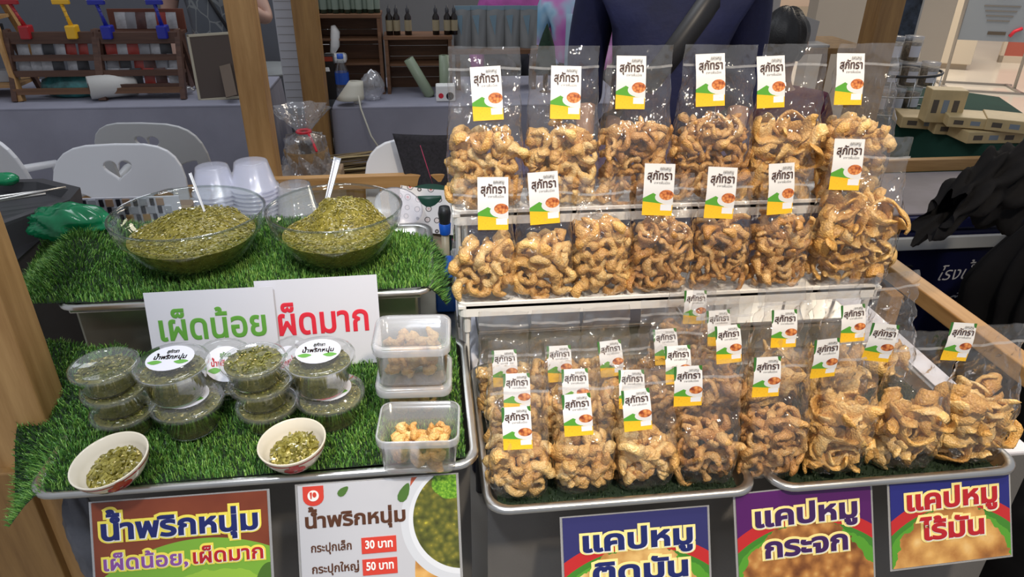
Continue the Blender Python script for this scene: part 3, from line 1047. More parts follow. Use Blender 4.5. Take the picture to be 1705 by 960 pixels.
# ------------------------------------------------------------------ chili dip pieces
def chunks(rng, fn, n, L, r, seeds=0.25):
    """small curved strips and pale seeds lying on the surface fn() -> (point, normal)"""
    mb = MB()
    for i in range(n):
        p, nr = fn()
        p, nr = Vector(p), Vector(nr).normalized()
        a = nr.orthogonal().normalized()
        a.rotate(Matrix.Rotation(rng.uniform(0, 6.28), 3, nr))
        b = nr.cross(a)
        if rng.random() < seeds:
            mb.m = 1
            q = r * rng.uniform(0.7, 1.1)
            c = p + nr * q * 0.5
            mb.add([c + a * q * 1.3, c - a * q * 1.3, c + b * q, c - b * q, c + nr * q * 0.5, c - nr * q * 0.5], [(0, 2, 4), (2, 1, 4), (1, 3, 4), (3, 0, 4), (2, 0, 5), (1, 2, 5), (3, 1, 5), (0, 3, 5)])
        else:
            mb.m = 0
            l = L * rng.uniform(0.5, 1.2)
            k = rng.uniform(-0.5, 0.5)
            lift = rng.uniform(0, 0.5)
            pts = [p + a * (l * (s - 0.5)) + b * (k * l * (s - 0.5) ** 2 * 2) + nr * (r * 0.6 + lift * l * s * 0.5) for s in (0, 0.5, 1)]
            mb.tube(pts, [r * 0.6, r, r * 0.6], 5, True, 0.6)
    return mb


def glass_bowl(label, c, R, H, dipz, seed, mound):
    rng = random.Random(seed)
    t = thing('glass_bowl', label, 'bowl', c)
    out = [(0.0, 0.0), (R * 0.44, 0.0), (R * 0.52, 0.006), (R * 0.66, H * 0.22), (R * 0.80, H * 0.44), (R * 0.90, H * 0.66), (R * 0.915, H * 0.70), (R * 0.955, H * 0.72), (R * 0.985, H * 0.9), (R, H)]
    inn = [(R - 0.0045, H), (R * 0.955, H * 0.9), (R * 0.925, H * 0.74), (R * 0.87, H * 0.66), (R * 0.77, H * 0.45), (R * 0.63, H * 0.24), (R * 0.48, 0.010), (0.0, 0.008)]
    rim = [(R, H), (R + 0.0012, H + 0.002), (R - 0.002, H + 0.0042), (R - 0.0045, H)]
    MB().lathe(out + inn, 56).build('bowl', M['bowl_glass'], t, True)
    MB().lathe(rim, 56).build('rim', clear('bowl_rim_glass', (0.72, 0.76, 0.74), 0.06, 1.4, 0.03), t, True)
    # dip body: follows the inside of the bowl, mounded top
    inner = lambda z: np.interp(z, [0.008, 0.012, H * 0.24, H * 0.45, H * 0.66, H * 0.74, H * 0.9, H], [0, R * 0.48, R * 0.63, R * 0.77, R * 0.87, R * 0.925, R * 0.955, R - 0.004])
    prof = [(0.0005, 0.0095)] + [(float(inner(z)) - 0.0025, z) for z in np.linspace(0.012, dipz, 9)]
    rt = prof[-1][0]
    def top(x, y):
        r = math.hypot(x - mound[1] * R, y - mound[2] * R) / (rt * mound[3])
        h = mound[0] * math.exp(-r ** 4 * 0.9)
        return dipz + h * (1 + 0.10 * math.sin(x * 60 + 1) * math.sin(y * 75 + seed) + 0.06 * math.sin(x * 130 + y * 90))
    mb = MB().lathe(prof, 48)
    nr = 14
    def fn(u, v):
        r = rt * v
        x, y = r * math.cos(2 * math.pi * u), r * math.sin(2 * math.pi * u)
        return (x, y, top(x, y) if v < 0.99 else dipz)
    mb.grid(fn, 48, nr, True)
    dip = mb.build('chili_dip', M['dip'], t, True)
    def spot():
        a, r = rng.uniform(0, 6.28), rt * 0.97 * math.sqrt(rng.random())
        x, y = r * math.cos(a), r * math.sin(a)
        e = 0.003
        return (x, y, top(x, y)), (-(top(x + e, y) - top(x - e, y)) / (2 * e), -(top(x, y + e) - top(x, y - e)) / (2 * e), 1)
    o = chunks(rng, spot, 1000, 0.009, 0.0016, 0.3).build('chili_pieces', [M['chilli'], M['seed']], dip)
    o['kind'] = 'stuff'
    return t


ZU = 0.907
B1, B2 = (-0.475, 1.362, ZU), (-0.192, 1.352, ZU)
glass_bowl('large glass bowl heaped with yellow green chili dip, beside the black tool tray', B1, 0.145, 0.116, 0.070, 5, (0.022, 0.05, 0.28, 0.72))
glass_bowl('glass bowl mounded high with green chili dip, beside the white rack', B2, 0.133, 0.120, 0.068, 6, (0.052, 0.10, 0.25, 0.62))


def spoon(label, a, b, w, m):
    a, b = Vector(a), Vector(b)
    d = (b - a)
    s = d.cross(Vector((0, 1, 0))).normalized()
    n = s.cross(d).normalized()
    t = thing('spoon', label, 'spoon', a)
    def hd(u, v):
        ww = w * (0.55 + 0.45 * v)
        return d * v + s * (ww * (u - 0.5)) + n * (0.003 * math.cos((u - 0.5) * 3))
    h = MB().grid(hd, 4, 10).build('handle', m, t, True)
    md = h.modifiers.new('thickness', 'SOLIDIFY')
    md.thickness = 0.0015
    mb = MB()
    def bowl(u, v):
        an, rr = 2 * math.pi * u, v
        return d * (-0.16) + s * (0.018 * rr * math.cos(an)) - d.normalized() * (0.028 * rr * math.sin(an)) + n * (0.007 * (rr * rr - 1))
    h = MB().grid(bowl, 16, 4, True).build('scoop', m, t, True)
    md = h.modifiers.new('thickness', 'SOLIDIFY')
    md.thickness = 0.0012
    return t


spoon('thin white spoon standing in the yellow green chili dip', P(352, 382, 1.40), P(316, 288, 1.46), 0.007, mat('white_spoon', (0.7, 0.7, 0.72), 0.3))
spoon('broad pale metal spoon standing in the high mound of dip', P(540, 352, 1.43), P(562, 262, 1.49), 0.016, mat('pale_spoon_metal', (0.66, 0.70, 0.78), 0.2, 0.7))

# ------------------------------------------------------------------ stacks of empty cups, upside down
def cup_shell(Rm, Rb, H, m, name='empty_cup'):
    mb = MB().lathe([(Rm + 0.004, 0.0), (Rm + 0.004, 0.003), (Rm, 0.0035), (Rb, H), (Rb - 0.004, H + 0.001), (0.0005, H + 0.0005)], 28)
    mb.lathe([(Rm + 0.004, 0.0), (Rm - 0.001, 0.0), (Rb - 0.0015, H - 0.0015)], 28)
    return mb.mesh(name, m, True)


def cup_stack(base, n, Rm, Rb, H, pitch, m, label, group, top_round=0):
    me = cup_shell(Rm, Rb, H, m)
    for k in range(n):
        o = link_mesh('empty_cup', me, None, (base[0] + 0.0006 * math.sin(k * 2.1), base[1] + 0.0005 * math.cos(k * 3), base[2] + k * pitch))
        tag(o, label, 'cup', group)


for px_, py_, Rm_, Rb_, m_, lb_, gr_ in ((352, 270, 0.050, 0.036, M['frosty'], 'frosted plastic cup nested upside down in the stack behind the thin white spoon', 'shorter stack of frosted cups'),
        (417, 262, 0.051, 0.037, M['frosty'], 'frosted plastic cup nested upside down in the stack between the glass bowls', 'taller stack of frosted cups'),
        (489, 298, 0.047, 0.037, clear('thick_clear_cup_plastic', (0.93, 0.93, 0.94), 0.05, 1.3, 0.08, 0.13), 'crystal clear plastic cup nested upside down behind the high mounded bowl', 'stack of clear cups')):
    tp = P(px_, py_ + 8, 1.645)
    n_ = int((tp.z - 0.062 - 0.757) / 0.0098) + 2
    cup_stack((tp.x, 1.645, 0.756), n_, Rm_, Rb_, 0.062, 0.0098, m_, lb_, gr_)

# ------------------------------------------------------------------ white paper signs
M['ink_green'] = mat('green_print', (0.12, 0.36, 0.05), 0.5)
M['ink_red'] = mat('red_print', (0.72, 0.025, 0.05), 0.5)


def sign(label, bl, w, h, lean, rz, body, m, tx, tz, tw, cap):
    t = thing('paper_sign', label, 'sign', bl, 0, 'paper signs propped before the glass bowls', (lean, 0, rz))
    MB().box(0, w, -0.0004, 0.0004, 0, h).build('sheet', M['paper'], t)
    lettering(t, body, tx, tz, tw, cap, m, -0.0012, 0.022, res=4)
    return t


sign('white paper sign with green Thai lettering, leaning behind the chili cups', (-0.510, 1.128, 0.792), 0.220, 0.163, -0.22, 0.02, 'เผ็ดน้อย', M['ink_green'], 0.019, 0.073, 0.182, 0.037)
sign('white paper sign with red Thai lettering, tucked behind the green lettered sign', (-0.323, 1.140, 0.790), 0.218, 0.172, -0.22, 0.03, 'ผ็ดมาก', M['ink_red'], 0.036, 0.067, 0.160, 0.039)

# ------------------------------------------------------------------ cups of chili dip
def sticker_round(parent, r, z, tilt=0):
    s = MB().lathe([(r, 0.0), (r, 0.0004), (0.0004, 0.0005)], 28, (0, 0, z)).build('label_sticker', M['paper'], parent)
    for k, sx in enumerate((-1, 1)):
        pts = []
        for q in range(9):
            a = math.pi * q / 8
            pts.append((sx * r * (0.25 + 0.6 * q / 8), -r * 0.35 - r * 0.16 * math.sin(a)))
        for q in range(9):
            a = math.pi * (8 - q) / 8
            pts.append((sx * r * (0.25 + 0.6 * (8 - q) / 8), -r * 0.30 + r * 0.12 * math.sin(a)))
        if sx < 0: pts = pts[::-1]
        n = len(pts)
        MB().add([(x, y, z + 0.0008) for x, y in pts], [tuple(range(n))]).build('printed_leaf', M['ink_green'], s)
    for body, y0, wd_, cp, mm in (('น้ำพริกหนุ่ม', -0.10, 1.35, 0.25, M['ink_red']), ('สุภัทรา', 0.38, 0.5, 0.2, M['ink_green'])):
        l = lettering(s, body, -r * wd_ / 2, r * y0, r * wd_, r * cp, mm, 0.0, 0.03, res=1)
        for v in l.data.vertices:
            v.co = (v.co.x, v.co.z, z + 0.0009 + 0.0001)
    return s


def dip_cup(kindname, label, c, Rm, Rb, H, fillz, lid, sticker, rot, group, seed=0):
    t = thing(kindname, label, 'cup', c, 0, group, rot)
    MB().lathe([(0.0004, 0.0), (Rb, 0.0), (Rb + 0.0008, 0.002), (Rm, H - 0.004), (Rm + 0.003, H - 0.004), (Rm + 0.003, H)], 36).build('cup', M['cup_plastic'], t, True)
    rr = lambda z: Rb + (Rm - Rb) * z / H - 0.0014
    prof = [(0.0004, 0.0016), (rr(0), 0.0016)] + [(rr(z), z) for z in np.linspace(0.004, fillz, 5)]
    mb = MB().lathe([(float(a), float(b)) for a, b in prof], 32)
    rng = random.Random(seed)
    ph = rng.uniform(0, 6)
    rt = float(prof[-1][0])
    def top(u, v):
        a, r = 2 * math.pi * u, rt * v
        x, y = r * math.cos(a), r * math.sin(a)
        return (x, y, fillz + (1 - v ** 2) * 0.006 * (1 + 0.5 * math.sin(x * 150 + ph) * math.sin(y * 140)))
    mb.grid(top, 32, 6, True)
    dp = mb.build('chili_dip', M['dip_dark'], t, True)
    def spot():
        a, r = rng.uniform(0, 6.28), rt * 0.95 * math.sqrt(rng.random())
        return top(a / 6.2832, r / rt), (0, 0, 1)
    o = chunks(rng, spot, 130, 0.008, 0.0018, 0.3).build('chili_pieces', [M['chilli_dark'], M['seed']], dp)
    o['kind'] = 'stuff'
    if lid:
        z0 = H
        l = MB().lathe([(Rm + 0.0045, z0 - 0.006), (Rm + 0.0045, z0 + 0.001), (Rm + 0.002, z0 + 0.0025), (Rm - 0.003, z0 + 0.002), (Rm - 0.005, z0 - 0.001 + lid), (0.0004, z0 - 0.001 + lid)], 36).build('lid', M['cup_plastic'], t, True)
        if sticker:
            sticker_round(l, Rm * 0.68, z0 + lid - 0.0005)
    return t


ZL = 0.795
sR, sB, sH = 0.0465, 0.036, 0.040
cols = {'a': G(212, 712, ZL), 'b': G(322, 708, ZL), 'c': G(447, 702, ZL), 'd': G(555, 695, ZL)}
def stack3(key, phrase, tilt):
    c = cols[key]
    for k, (dx, dy) in enumerate([(0.004, 0.0), (0.0, 0.002), (-0.006, 0.0)]):
        dip_cup('dip_cup', ('Bottom', 'Middle', 'Top')[k] + ' small cup of chili dip in the stack ' + phrase, (c.x + dx, c.y + dy, ZL + k * (sH + 0.0025)), sR, sB, sH, sH - (0.010 if k == 2 and key == 'a' else 0.004), 0.001, False,
                (tilt * k * 0.5, -tilt * k * 0.4, 0), 'small cups of chili dip stacked by three', seed=ord(key) + k)
stack3('a', 'beside the corner post', 0.0)
stack3('c', 'behind the flower bowl by the tubs', 0.0)
bR, bB, bH = 0.0525, 0.040, 0.052
for key, phrase in (('b', 'of two between the three high stacks'), ('d', 'of two beside the plastic tubs')):
    c = cols[key]
    for k in range(2):
        dip_cup('dip_cup', ('Lower', 'Top')[k] + ' large cup of chili dip in the stack ' + phrase, (c.x - 0.010 * k, c.y + 0.002 * k, ZL + k * (bH + 0.013)), bR, bB, bH + (0.006 if k else 0), bH - 0.008, 0.010, True,
                (0, 0, 0), 'large cups of chili dip stacked by two', seed=ord(key) + k)
for nm, px_, py_, rt_ in (('between the green sign and the large cups', 372, 650, (0.55, 0.15, 0.3)), ('against the red lettered sign behind the small stack', 507, 640, (0.6, -0.5, 0.0))):
    c = G(px_, py_, ZL + 0.012)
    dip_cup('dip_cup', 'Large cup of chili dip tipped over ' + nm, (c.x, c.y + 0.02, ZL + 0.022), bR * 0.95, bB, bH, bH * 0.5, 0.008, True, rt_, 'tipped cups of chili dip', seed=int(px_))

# ------------------------------------------------------------------ ceramic flower bowls
M['ceramic'] = mat('cream_glazed_ceramic', (0.72, 0.66, 0.54), 0.15)
M['red_glaze'] = mat('red_painted_glaze', (0.42, 0.02, 0.02), 0.2, 0, 0.25, 60)
M['green_glaze'] = mat('green_painted_glaze', (0.18, 0.25, 0.08), 0.2)


def flower_bowl(label, c, R, H, tilt, seed, fa):
    rng = random.Random(seed)
    t = thing('ceramic_bowl', label, 'bowl', c, 0, 'ceramic tasting bowls', tilt)
    prof = [(0.0005, 0.0), (R * 0.46, 0.0), (R * 0.50, 0.004), (R * 0.72, H * 0.3), (R * 0.90, H * 0.62), (R * 0.985, H * 0.93), (R, H), (R * 0.985, H * 1.03), (R * 0.945, H * 1.0), (R * 0.86, H * 0.64), (R * 0.68, H * 0.34), (R * 0.40, H * 0.17), (0.0005, H * 0.15)]
    MB().lathe(prof, 44).build('bowl', M['ceramic'], t, True)
    rad = lambda z: float(np.interp(z, [0, 0.004, H * 0.3, H * 0.62, H * 0.93, H], [R * 0.46, R * 0.5, R * 0.72, R * 0.9, R * 0.985, R]))
    MB().lathe([(rad(z) + 0.0006, z) for z in (H * 0.85, H * 0.88, H * 0.91)], 44).build('painted_band', M['red_glaze'], t, True)
    mb = MB()
    for k in range(5):
        a0 = math.pi * 2 * k / 5 + 0.3
        vs, n = [], 10
        cu, cz = 0.20 * math.cos(a0), 0.0105 * math.sin(a0)
        for q in range(n):
            g = 2 * math.pi * q / n
            da, dz = cu + 0.155 * math.cos(g), cz + 0.0085 * math.sin(g)
            z = H * 0.50 + dz
            r = rad(z) + 0.0007 + 0.0001 * k
            vs.append((r * math.cos(fa + da), r * math.sin(fa + da), z))
        z = H * 0.50 + cz
        vs.append(((rad(z) + 0.0012) * math.cos(fa + cu), (rad(z) + 0.0012) * math.sin(fa + cu), z))
        mb.add(vs, [(q, (q + 1) % n, n) for q in range(n)])
    mb.build('painted_flower', M['red_glaze'], t, True)
    mb = MB()
    for k, da in enumerate((-0.62, -0.42, 0.45)):
        vs, n = [], 8
        for q in range(n):
            g = 2 * math.pi * q / n
            z = H * 0.36 + 0.004 * math.sin(g)
            r = rad(z) + 0.0006
            vs.append((r * math.cos(fa + da + 0.13 * math.cos(g)), r * math.sin(fa + da + 0.13 * math.cos(g)), z))
        mb.add(vs, [tuple(range(n))])
    mb.build('painted_leaf', M['green_glaze'], t, True)
    ri = R * 0.72
    def top(x, y):
        r = math.hypot(x - 0.12 * R, y - 0.1 * R) / (ri * 0.9)
        return H * 0.42 + H * 0.36 * math.exp(-r ** 3) * (1 + 0.12 * math.sin(x * 170) * math.sin(y * 190 + seed))
    def fn(u, v):
        x, y = ri * v * math.cos(2 * math.pi * u), ri * v * math.sin(2 * math.pi * u)
        return (x, y, top(x, y))
    dp = MB().grid(fn, 28, 8, True).build('chili_dip', M['dip'], t, True)
    def spot():
        a, r = rng.uniform(0, 6.28), ri * 0.9 * math.sqrt(rng.random())
        x, y = r * math.cos(a), r * math.sin(a)
        return (x, y, top(x, y)), (x * 4, y * 4, 1)
    o = chunks(rng, spot, 260, 0.010, 0.0032, 0.22).build('chili_pieces', [M['chilli'], M['seed']], dp)
    o['kind'] = 'stuff'


c1, c2 = G(202, 800, ZL - 0.002), G(496, 772, ZL - 0.002)
flower_bowl('cream bowl with red flower and chili dip, tipped toward the corner post', (c1.x, c1.y, ZL + 0.004), 0.0555, 0.040, (0.10, -0.13, 0), 3, -1.05)
flower_bowl('cream bowl with red flower and heaped chili dip, beside the open tub', (c2.x, c2.y, ZL + 0.002), 0.0510, 0.044, (0.06, -0.06, 0), 4, -1.40)

# ------------------------------------------------------------------ square plastic tubs of pork rinds
def rr_shell(mb, rows, n=5):
    k = None
    vs = []
    for hx, hy, r, z in rows:
        pts = rounded_rect(-hx, hx, -hy, hy, r, n)
        k = len(pts)
        vs += [(x, y, z) for x, y in pts]
    mb.add(vs, [(a * k + i, a * k + (i + 1) % k, (a + 1) * k + (i + 1) % k, (a + 1) * k + i) for a in range(len(rows) - 1) for i in range(k)])
    return k, len(vs)


def tub(label, c, w, d, H, lid, group, seed, rl, n_named, rz=0.0, s=1.0):
    t = thing('plastic_tub', label, 'tub', c, rz, group)
    hx, hy = w / 2, d / 2
    mb = MB()
    k, n = rr_shell(mb, [(hx * 0.86, hy * 0.86, 0.012, 0.0), (hx * 0.88, hy * 0.88, 0.014, 0.002), (hx * 0.97, hy * 0.97, 0.016, H - 0.008), (hx, hy, 0.018, H - 0.008), (hx, hy, 0.018, H), (hx * 0.955, hy * 0.955, 0.015, H), (hx * 0.86, hy * 0.86, 0.012, 0.003)])
    mb.f.append(tuple(range(k - 1, -1, -1)))
    mb.mi.append(0)
    mb.build('tub', M['tub_plastic'], t, True)
    mb = MB()
    rr_shell(mb, [(hx * 1.005, hy * 1.005, 0.018, H - 0.012), (hx * 1.012, hy * 1.012, 0.019, H - 0.001), (hx * 0.99, hy * 0.99, 0.017, H + 0.0012), (hx * 0.955, hy * 0.955, 0.015, H + 0.0008)])
    mb.build('rim', M['tub_lid'], t, True)
    if lid:
        mb = MB()
        k, n = rr_shell(mb, [(hx * 1.03, hy * 1.03, 0.02, H - 0.010), (hx * 1.035, hy * 1.035, 0.02, H + 0.003), (hx * 1.0, hy * 1.0, 0.018, H + 0.006), (hx * 0.88, hy * 0.88, 0.014, H + 0.006), (hx * 0.84, hy * 0.84, 0.012, H + 0.0025)])
        mb.f.append(tuple(range(n - k, n)))
        mb.mi.append(0)
        mb.build('lid', M['tub_lid'], t, True)
    rng = random.Random(seed)
    mw = Matrix.Translation(Vector(c)) @ Matrix.Rotation(rz, 4, 'Z') @ Matrix.Translation((0, 0, 0.002))
    fill(rng, mw, 'puffy', w * 0.70, d * 0.72, H * (0.95 if lid else 0.72), n_named, rl, 'pork rinds in plastic tubs', s, 0.0)
    return t


q1, q2 = P(692, 690, 0.95), G(699, 765, ZL)
tub('lower lidded plastic tub of pork rinds under the stacked one', (q1.x + 0.001, 1.005, ZL), 0.122, 0.105, 0.062, True, 'square plastic tubs', 71, None, 0, -0.05, 0.78)
tub('upper lidded plastic tub of pork rinds stacked beside the red lettered sign', (q1.x + 0.001, 1.005, ZL + 0.069), 0.122, 0.105, 0.072, True, 'square plastic tubs', 72, 'golden pork rind seen through the stacked lidded tub', 7, -0.05, 0.78)
tub('open plastic tub of pork rind tasters at the tray corner', (q2.x + 0.002, q2.y + 0.012, ZL), 0.124, 0.098, 0.066, False, 'square plastic tubs', 73, 'golden pork rind taster lying in the open plastic tub', 12, -0.07, 0.78)

# the rinds beyond the countable front ones
_rv, _rf, _rm, _n = [], [], [], 0
for mi, kind in enumerate(('puffy', 'thin', 'flat')):
    r = REST[kind]
    if r['v']:
        _rv.append(np.vstack(r['v']))
        _rf += [tuple(i + _n for i in f) for f in r['f']]
        _rm += [mi] * len(r['f'])
        _n += r['n']
me = bpy.data.meshes.new('pork_rind_filling')
me.from_pydata(np.vstack(_rv).tolist(), [], _rf)
for k in ('rind', 'rind_dark', 'rind_flat'): me.materials.append(M[k])
me.polygons.foreach_set('material_index', _rm)
me.polygons.foreach_set('use_smooth', [True] * len(me.polygons))
tag(link_mesh('pork_rind_filling', me), 'golden pork rinds filling the clear bags behind the front pieces', 'pork rinds', None, 'stuff')

# ------------------------------------------------------------------ black tool tray, green bag, woven mat at the side of the bowls
gp = P(60, 390, 1.55)
t = thing('tool_tray', 'black plastic tray of tongs and knives beside the glass bowl', 'tray', (-0.99, 1.60, 0.0))
def tray_pts(s): return [(-0.26 * s, -0.22 * s), (0.03 * s, -0.22 * s), (0.17 * s, 0.02 * s), (0.16 * s, 0.10 * s), (0.05 * s, 0.17 * s), (-0.26 * s, 0.17 * s)]
mb = MB()
n = 6
rows_ = [(1.0, 0.90), (1.03, 0.955), (1.03, 0.962), (0.90, 0.962), (0.86, 0.940)]
vs = [(x, y, z) for s_, z in rows_ for x, y in tray_pts(s_)]
mb.add(vs, [(a * n + i, a * n + (i + 1) % n, (a + 1) * n + (i + 1) % n, (a + 1) * n + i) for a in range(4) for i in range(n)] + [tuple(range(4 * n, 5 * n))])
mb.build('body', M['charcoal'], t)
for k in range(6):
    MB().box(-0.24, -0.02 - 0.012 * k, -0.05 + 0.032 * k, -0.042 + 0.032 * k, 0.941, 0.950).build('wire_rack_bar', M['steel'], t)
MB().box(-0.24, 0.13, -0.18, 0.15, 0.0, 0.90).build('stand', M['black'], t)
t = thing('tongs', 'long steel tongs lying across the black tool tray', 'tongs', (-0.98, 1.58, 0.966))
for s_ in (-1, 1):
    MB().tube([(0.12, 0.05 + 0.012 * s_, 0.012), (-0.02, 0.0 + 0.018 * s_, 0.01), (-0.20, -0.10 + 0.03 * s_, 0.006)], 0.0035, 6).build('arm', M['steel'], t, True)
t = thing('ladle', 'steel ladle with a round bowl lying on the black tool tray', 'ladle', (-0.96, 1.52, 0.964))
MB().lathe([(0.0005, 0.0), (0.03, 0.004), (0.042, 0.014), (0.04, 0.015), (0.028, 0.006), (0.0005, 0.003)], 24, (-0.08, -0.03, 0)).build('bowl', M['steel'], t, True)
MB().tube([(-0.045, -0.01, 0.014), (0.02, 0.05, 0.02), (0.13, 0.13, 0.018)], 0.0032, 6).build('handle', M['steel'], t, True)
t = thing('knife', 'kitchen knife laid flat on the black tool tray', 'knife', (-1.12, 1.66, 0.966))
MB().box(-0.06, 0.10, -0.012, 0.012, 0, 0.0015).build('blade', M['steel'], t)
MB().box(-0.16, -0.06, -0.010, 0.010, 0, 0.012, 0.003).build('handle', M['black'], t)


def crumple(name, label, cat, c, sx, sy, sz, m, seed, group=None, n=26, amp=0.25):
    """crumpled bag or cloth bundle: a creased closed lump resting on its base"""
    rng = random.Random(seed)
    dirs = [(Vector((rng.gauss(0, 1), rng.gauss(0, 1), rng.gauss(0, 1))).normalized(), rng.uniform(0.75, 1.15)) for _ in range(26)]
    mb = MB()
    def fn(u, v):
        a, b = 2 * math.pi * u, math.pi * (v - 0.5)
        d = Vector((math.cos(a) * math.cos(b), math.sin(a) * math.cos(b), math.sin(b)))
        r = 1 - amp + amp * 1.1 * max(0, max(d.dot(q) * k for q, k in dirs))
        r += amp * 0.25 * math.sin(9 * d.x + 7 * d.z + seed) * math.sin(8 * d.y - 5 * d.z)
        p = d * r
        return (p.x * sx, p.y * sy, max(-0.85, p.z) * sz + 0.85 * sz)
    mb.grid(fn, n, n // 2 + 2, True)
    o = mb.build(name, m, None, True)
    o.location = c
    return tag(o, label, cat, group)


M['green_plastic'] = mat('shiny_green_plastic', (0.005, 0.20, 0.075), 0.18, 0, 0.3, 20)
crumple('plastic_bag', 'shiny green plastic bag crumpled between the tool tray and turf', 'bag', (-0.775, 1.50, 0.925), 0.085, 0.045, 0.035, M['green_plastic'], 4, n=40, amp=0.55)
crumple('plastic_bag', 'small green plastic bag knotted on top of the tool tray', 'bag', (-1.00, 1.73, 0.964), 0.03, 0.02, 0.016, M['green_plastic'], 8)

# woven strip mat: each strip square is a piece
t = thing('woven_mat', 'black and white woven strip mat hanging behind the tool tray', 'mat', (-0.83, 1.85, 0.805), 0.0)
MB().box(-0.20, 0.17, 0.0, 0.004, -0.02, 0.075).build('backing', M['paper'], t)
WM = [mat('mat_black', (0.02, 0.02, 0.03), 0.5), mat('mat_tan', (0.42, 0.27, 0.17), 0.5), mat('mat_grey', (0.45, 0.47, 0.52), 0.5), mat('mat_ochre', (0.50, 0.28, 0.06), 0.5)]
wmesh = [MB().box(0, 0.018, -0.003, 0, 0, 0.019).mesh('woven_square', m) for m in WM]
wsm = [MB().box(0, 0.010, -0.003, 0, 0, 0.019).mesh('woven_square', m) for m in WM]
for r_ in range(4):
    x, k = -0.198 + 0.016 * (r_ % 2), r_
    while x < 0.135:
        link_mesh('woven_square', wsm[0], t, (x, 0, 0.052 - r_ * 0.022))
        link_mesh('woven_square', wmesh[(1, 2, 3, 1)[r_] if k % 3 else 2], t, (x + 0.016, 0, 0.052 - r_ * 0.022))
        x += 0.042
        k += 1

t = thing('carton', 'brown carton standing behind the woven strip mat', 'box', (-0.845, 1.93, 0))
MB().box(-0.18, 0.18, -0.07, 0.07, 0, 0.815, 0.004).build('box', mat('brown_cardboard', (0.20, 0.13, 0.08), 0.8), t)
MB().box(-0.18, 0.18, -0.02, 0.02, 0.815, 0.816).build('tape', mat('packing_tape', (0.28, 0.20, 0.11), 0.4), t)

# ------------------------------------------------------------------ posters along the stall front
M['halo'] = mat('yellow_letter_edge', (0.88, 0.74, 0.10), 0.4)
M['cream_halo'] = mat('cream_letter_edge', (0.90, 0.78, 0.30), 0.4)
M['ink_navy'] = mat('navy_letter_print', (0.010, 0.018, 0.13), 0.4)
M['ink_violet'] = mat('violet_letter_print', (0.045, 0.012, 0.10), 0.4)
M['ink_purple'] = mat('purple_letter_print', (0.25, 0.08, 0.33), 0.4)
M['ink_crimson'] = mat('crimson_letter_print', (0.45, 0.012, 0.02), 0.4)
M['ink_choc'] = mat('chocolate_letter_print', (0.085, 0.03, 0.012), 0.4)
M['print_white'] = mat('white_print', (0.85, 0.85, 0.83), 0.4)


def food_colour(nt, v, scale, stops):
    vo = nn(nt, 'ShaderNodeTexVoronoi', feature='SMOOTH_F1')
    nt.links.new(v, vo.inputs['Vector'])
    vo.inputs['Scale'].default_value = scale
    f = math_(nt, 'ADD', math_(nt, 'MULTIPLY', vo.outputs['Distance'], 0.9), math_(nt, 'MULTIPLY', noise(nt, v, scale * 1.6, 4, 0.6), 0.35))
    return ramp(nt, f, stops)


def poster_mat(name, bg, rings, bg2=None):
    """printed picture: rings = list of (cx, cz, rx, rz, colour or (scale, stops)) painted in order, in metres from the sheet's middle"""
    m, nt, b = newmat(name)
    tc = nn(nt, 'ShaderNodeTexCoord')
    sp = nn(nt, 'ShaderNodeSeparateXYZ')
    nt.links.new(tc.outputs['Object'], sp.inputs[0])
    x, z = sp.outputs[0], sp.outputs[2]
    v = coords(nt, (1, 0, 1))
    w = math_(nt, 'MULTIPLY', math_(nt, 'SUBTRACT', noise(nt, v, 28, 2), 0.5), 0.0)
    c = bg
    if bg2:
        c = mix(nt, ramp(nt, noise(nt, v, 9, 3), [(0.4, (0, 0, 0)), (0.65, (1, 1, 1))]), bg, bg2)
    for ring in rings:
        cx, cz, rx, rz, col = ring[:5]
        wob = ring[5] if len(ring) > 5 else 0.0
        dx = math_(nt, 'MULTIPLY', math_(nt, 'SUBTRACT', x, cx), 1 / rx)
        dz = math_(nt, 'MULTIPLY', math_(nt, 'SUBTRACT', z, cz), 1 / rz)
        d = math_(nt, 'ADD', math_(nt, 'MULTIPLY', dx, dx), math_(nt, 'MULTIPLY', dz, dz))
        if wob: d = math_(nt, 'ADD', d, math_(nt, 'MULTIPLY', math_(nt, 'SUBTRACT', noise(nt, v, 45, 2), 0.5), wob))
        inside = math_(nt, 'LESS_THAN', d, 1.0)
        if len(col) == 2: col = food_colour(nt, v, col[0], col[1])
        c = mix(nt, inside, c, col)
    nt.links.new(c, b.inputs['Base Color'])
    b.inputs['Roughness'].default_value = 0.25
    return m


GOLD = [(0.15, (0.85, 0.62, 0.28)), (0.45, (0.70, 0.40, 0.12)), (0.75, (0.40, 0.17, 0.04)), (0.95, (0.16, 0.06, 0.02))]
CREAM = [(0.15, (0.88, 0.72, 0.40)), (0.5, (0.76, 0.50, 0.18)), (0.8, (0.48, 0.24, 0.06)), (0.95, (0.25, 0.11, 0.03))]
BROWN = [(0.15, (0.66, 0.38, 0.12)), (0.45, (0.46, 0.20, 0.05)), (0.75, (0.22, 0.08, 0.02)), (0.95, (0.10, 0.03, 0.01))]
DIPC = [(0.1, (0.62, 0.55, 0.05)), (0.3, (0.22, 0.20, 0.03)), (0.6, (0.10, 0.11, 0.02)), (0.95, (0.03, 0.035, 0.01))]
LEAFY = [(0.2, (0.30, 0.52, 0.05)), (0.6, (0.12, 0.30, 0.02)), (0.95, (0.03, 0.10, 0.01))]


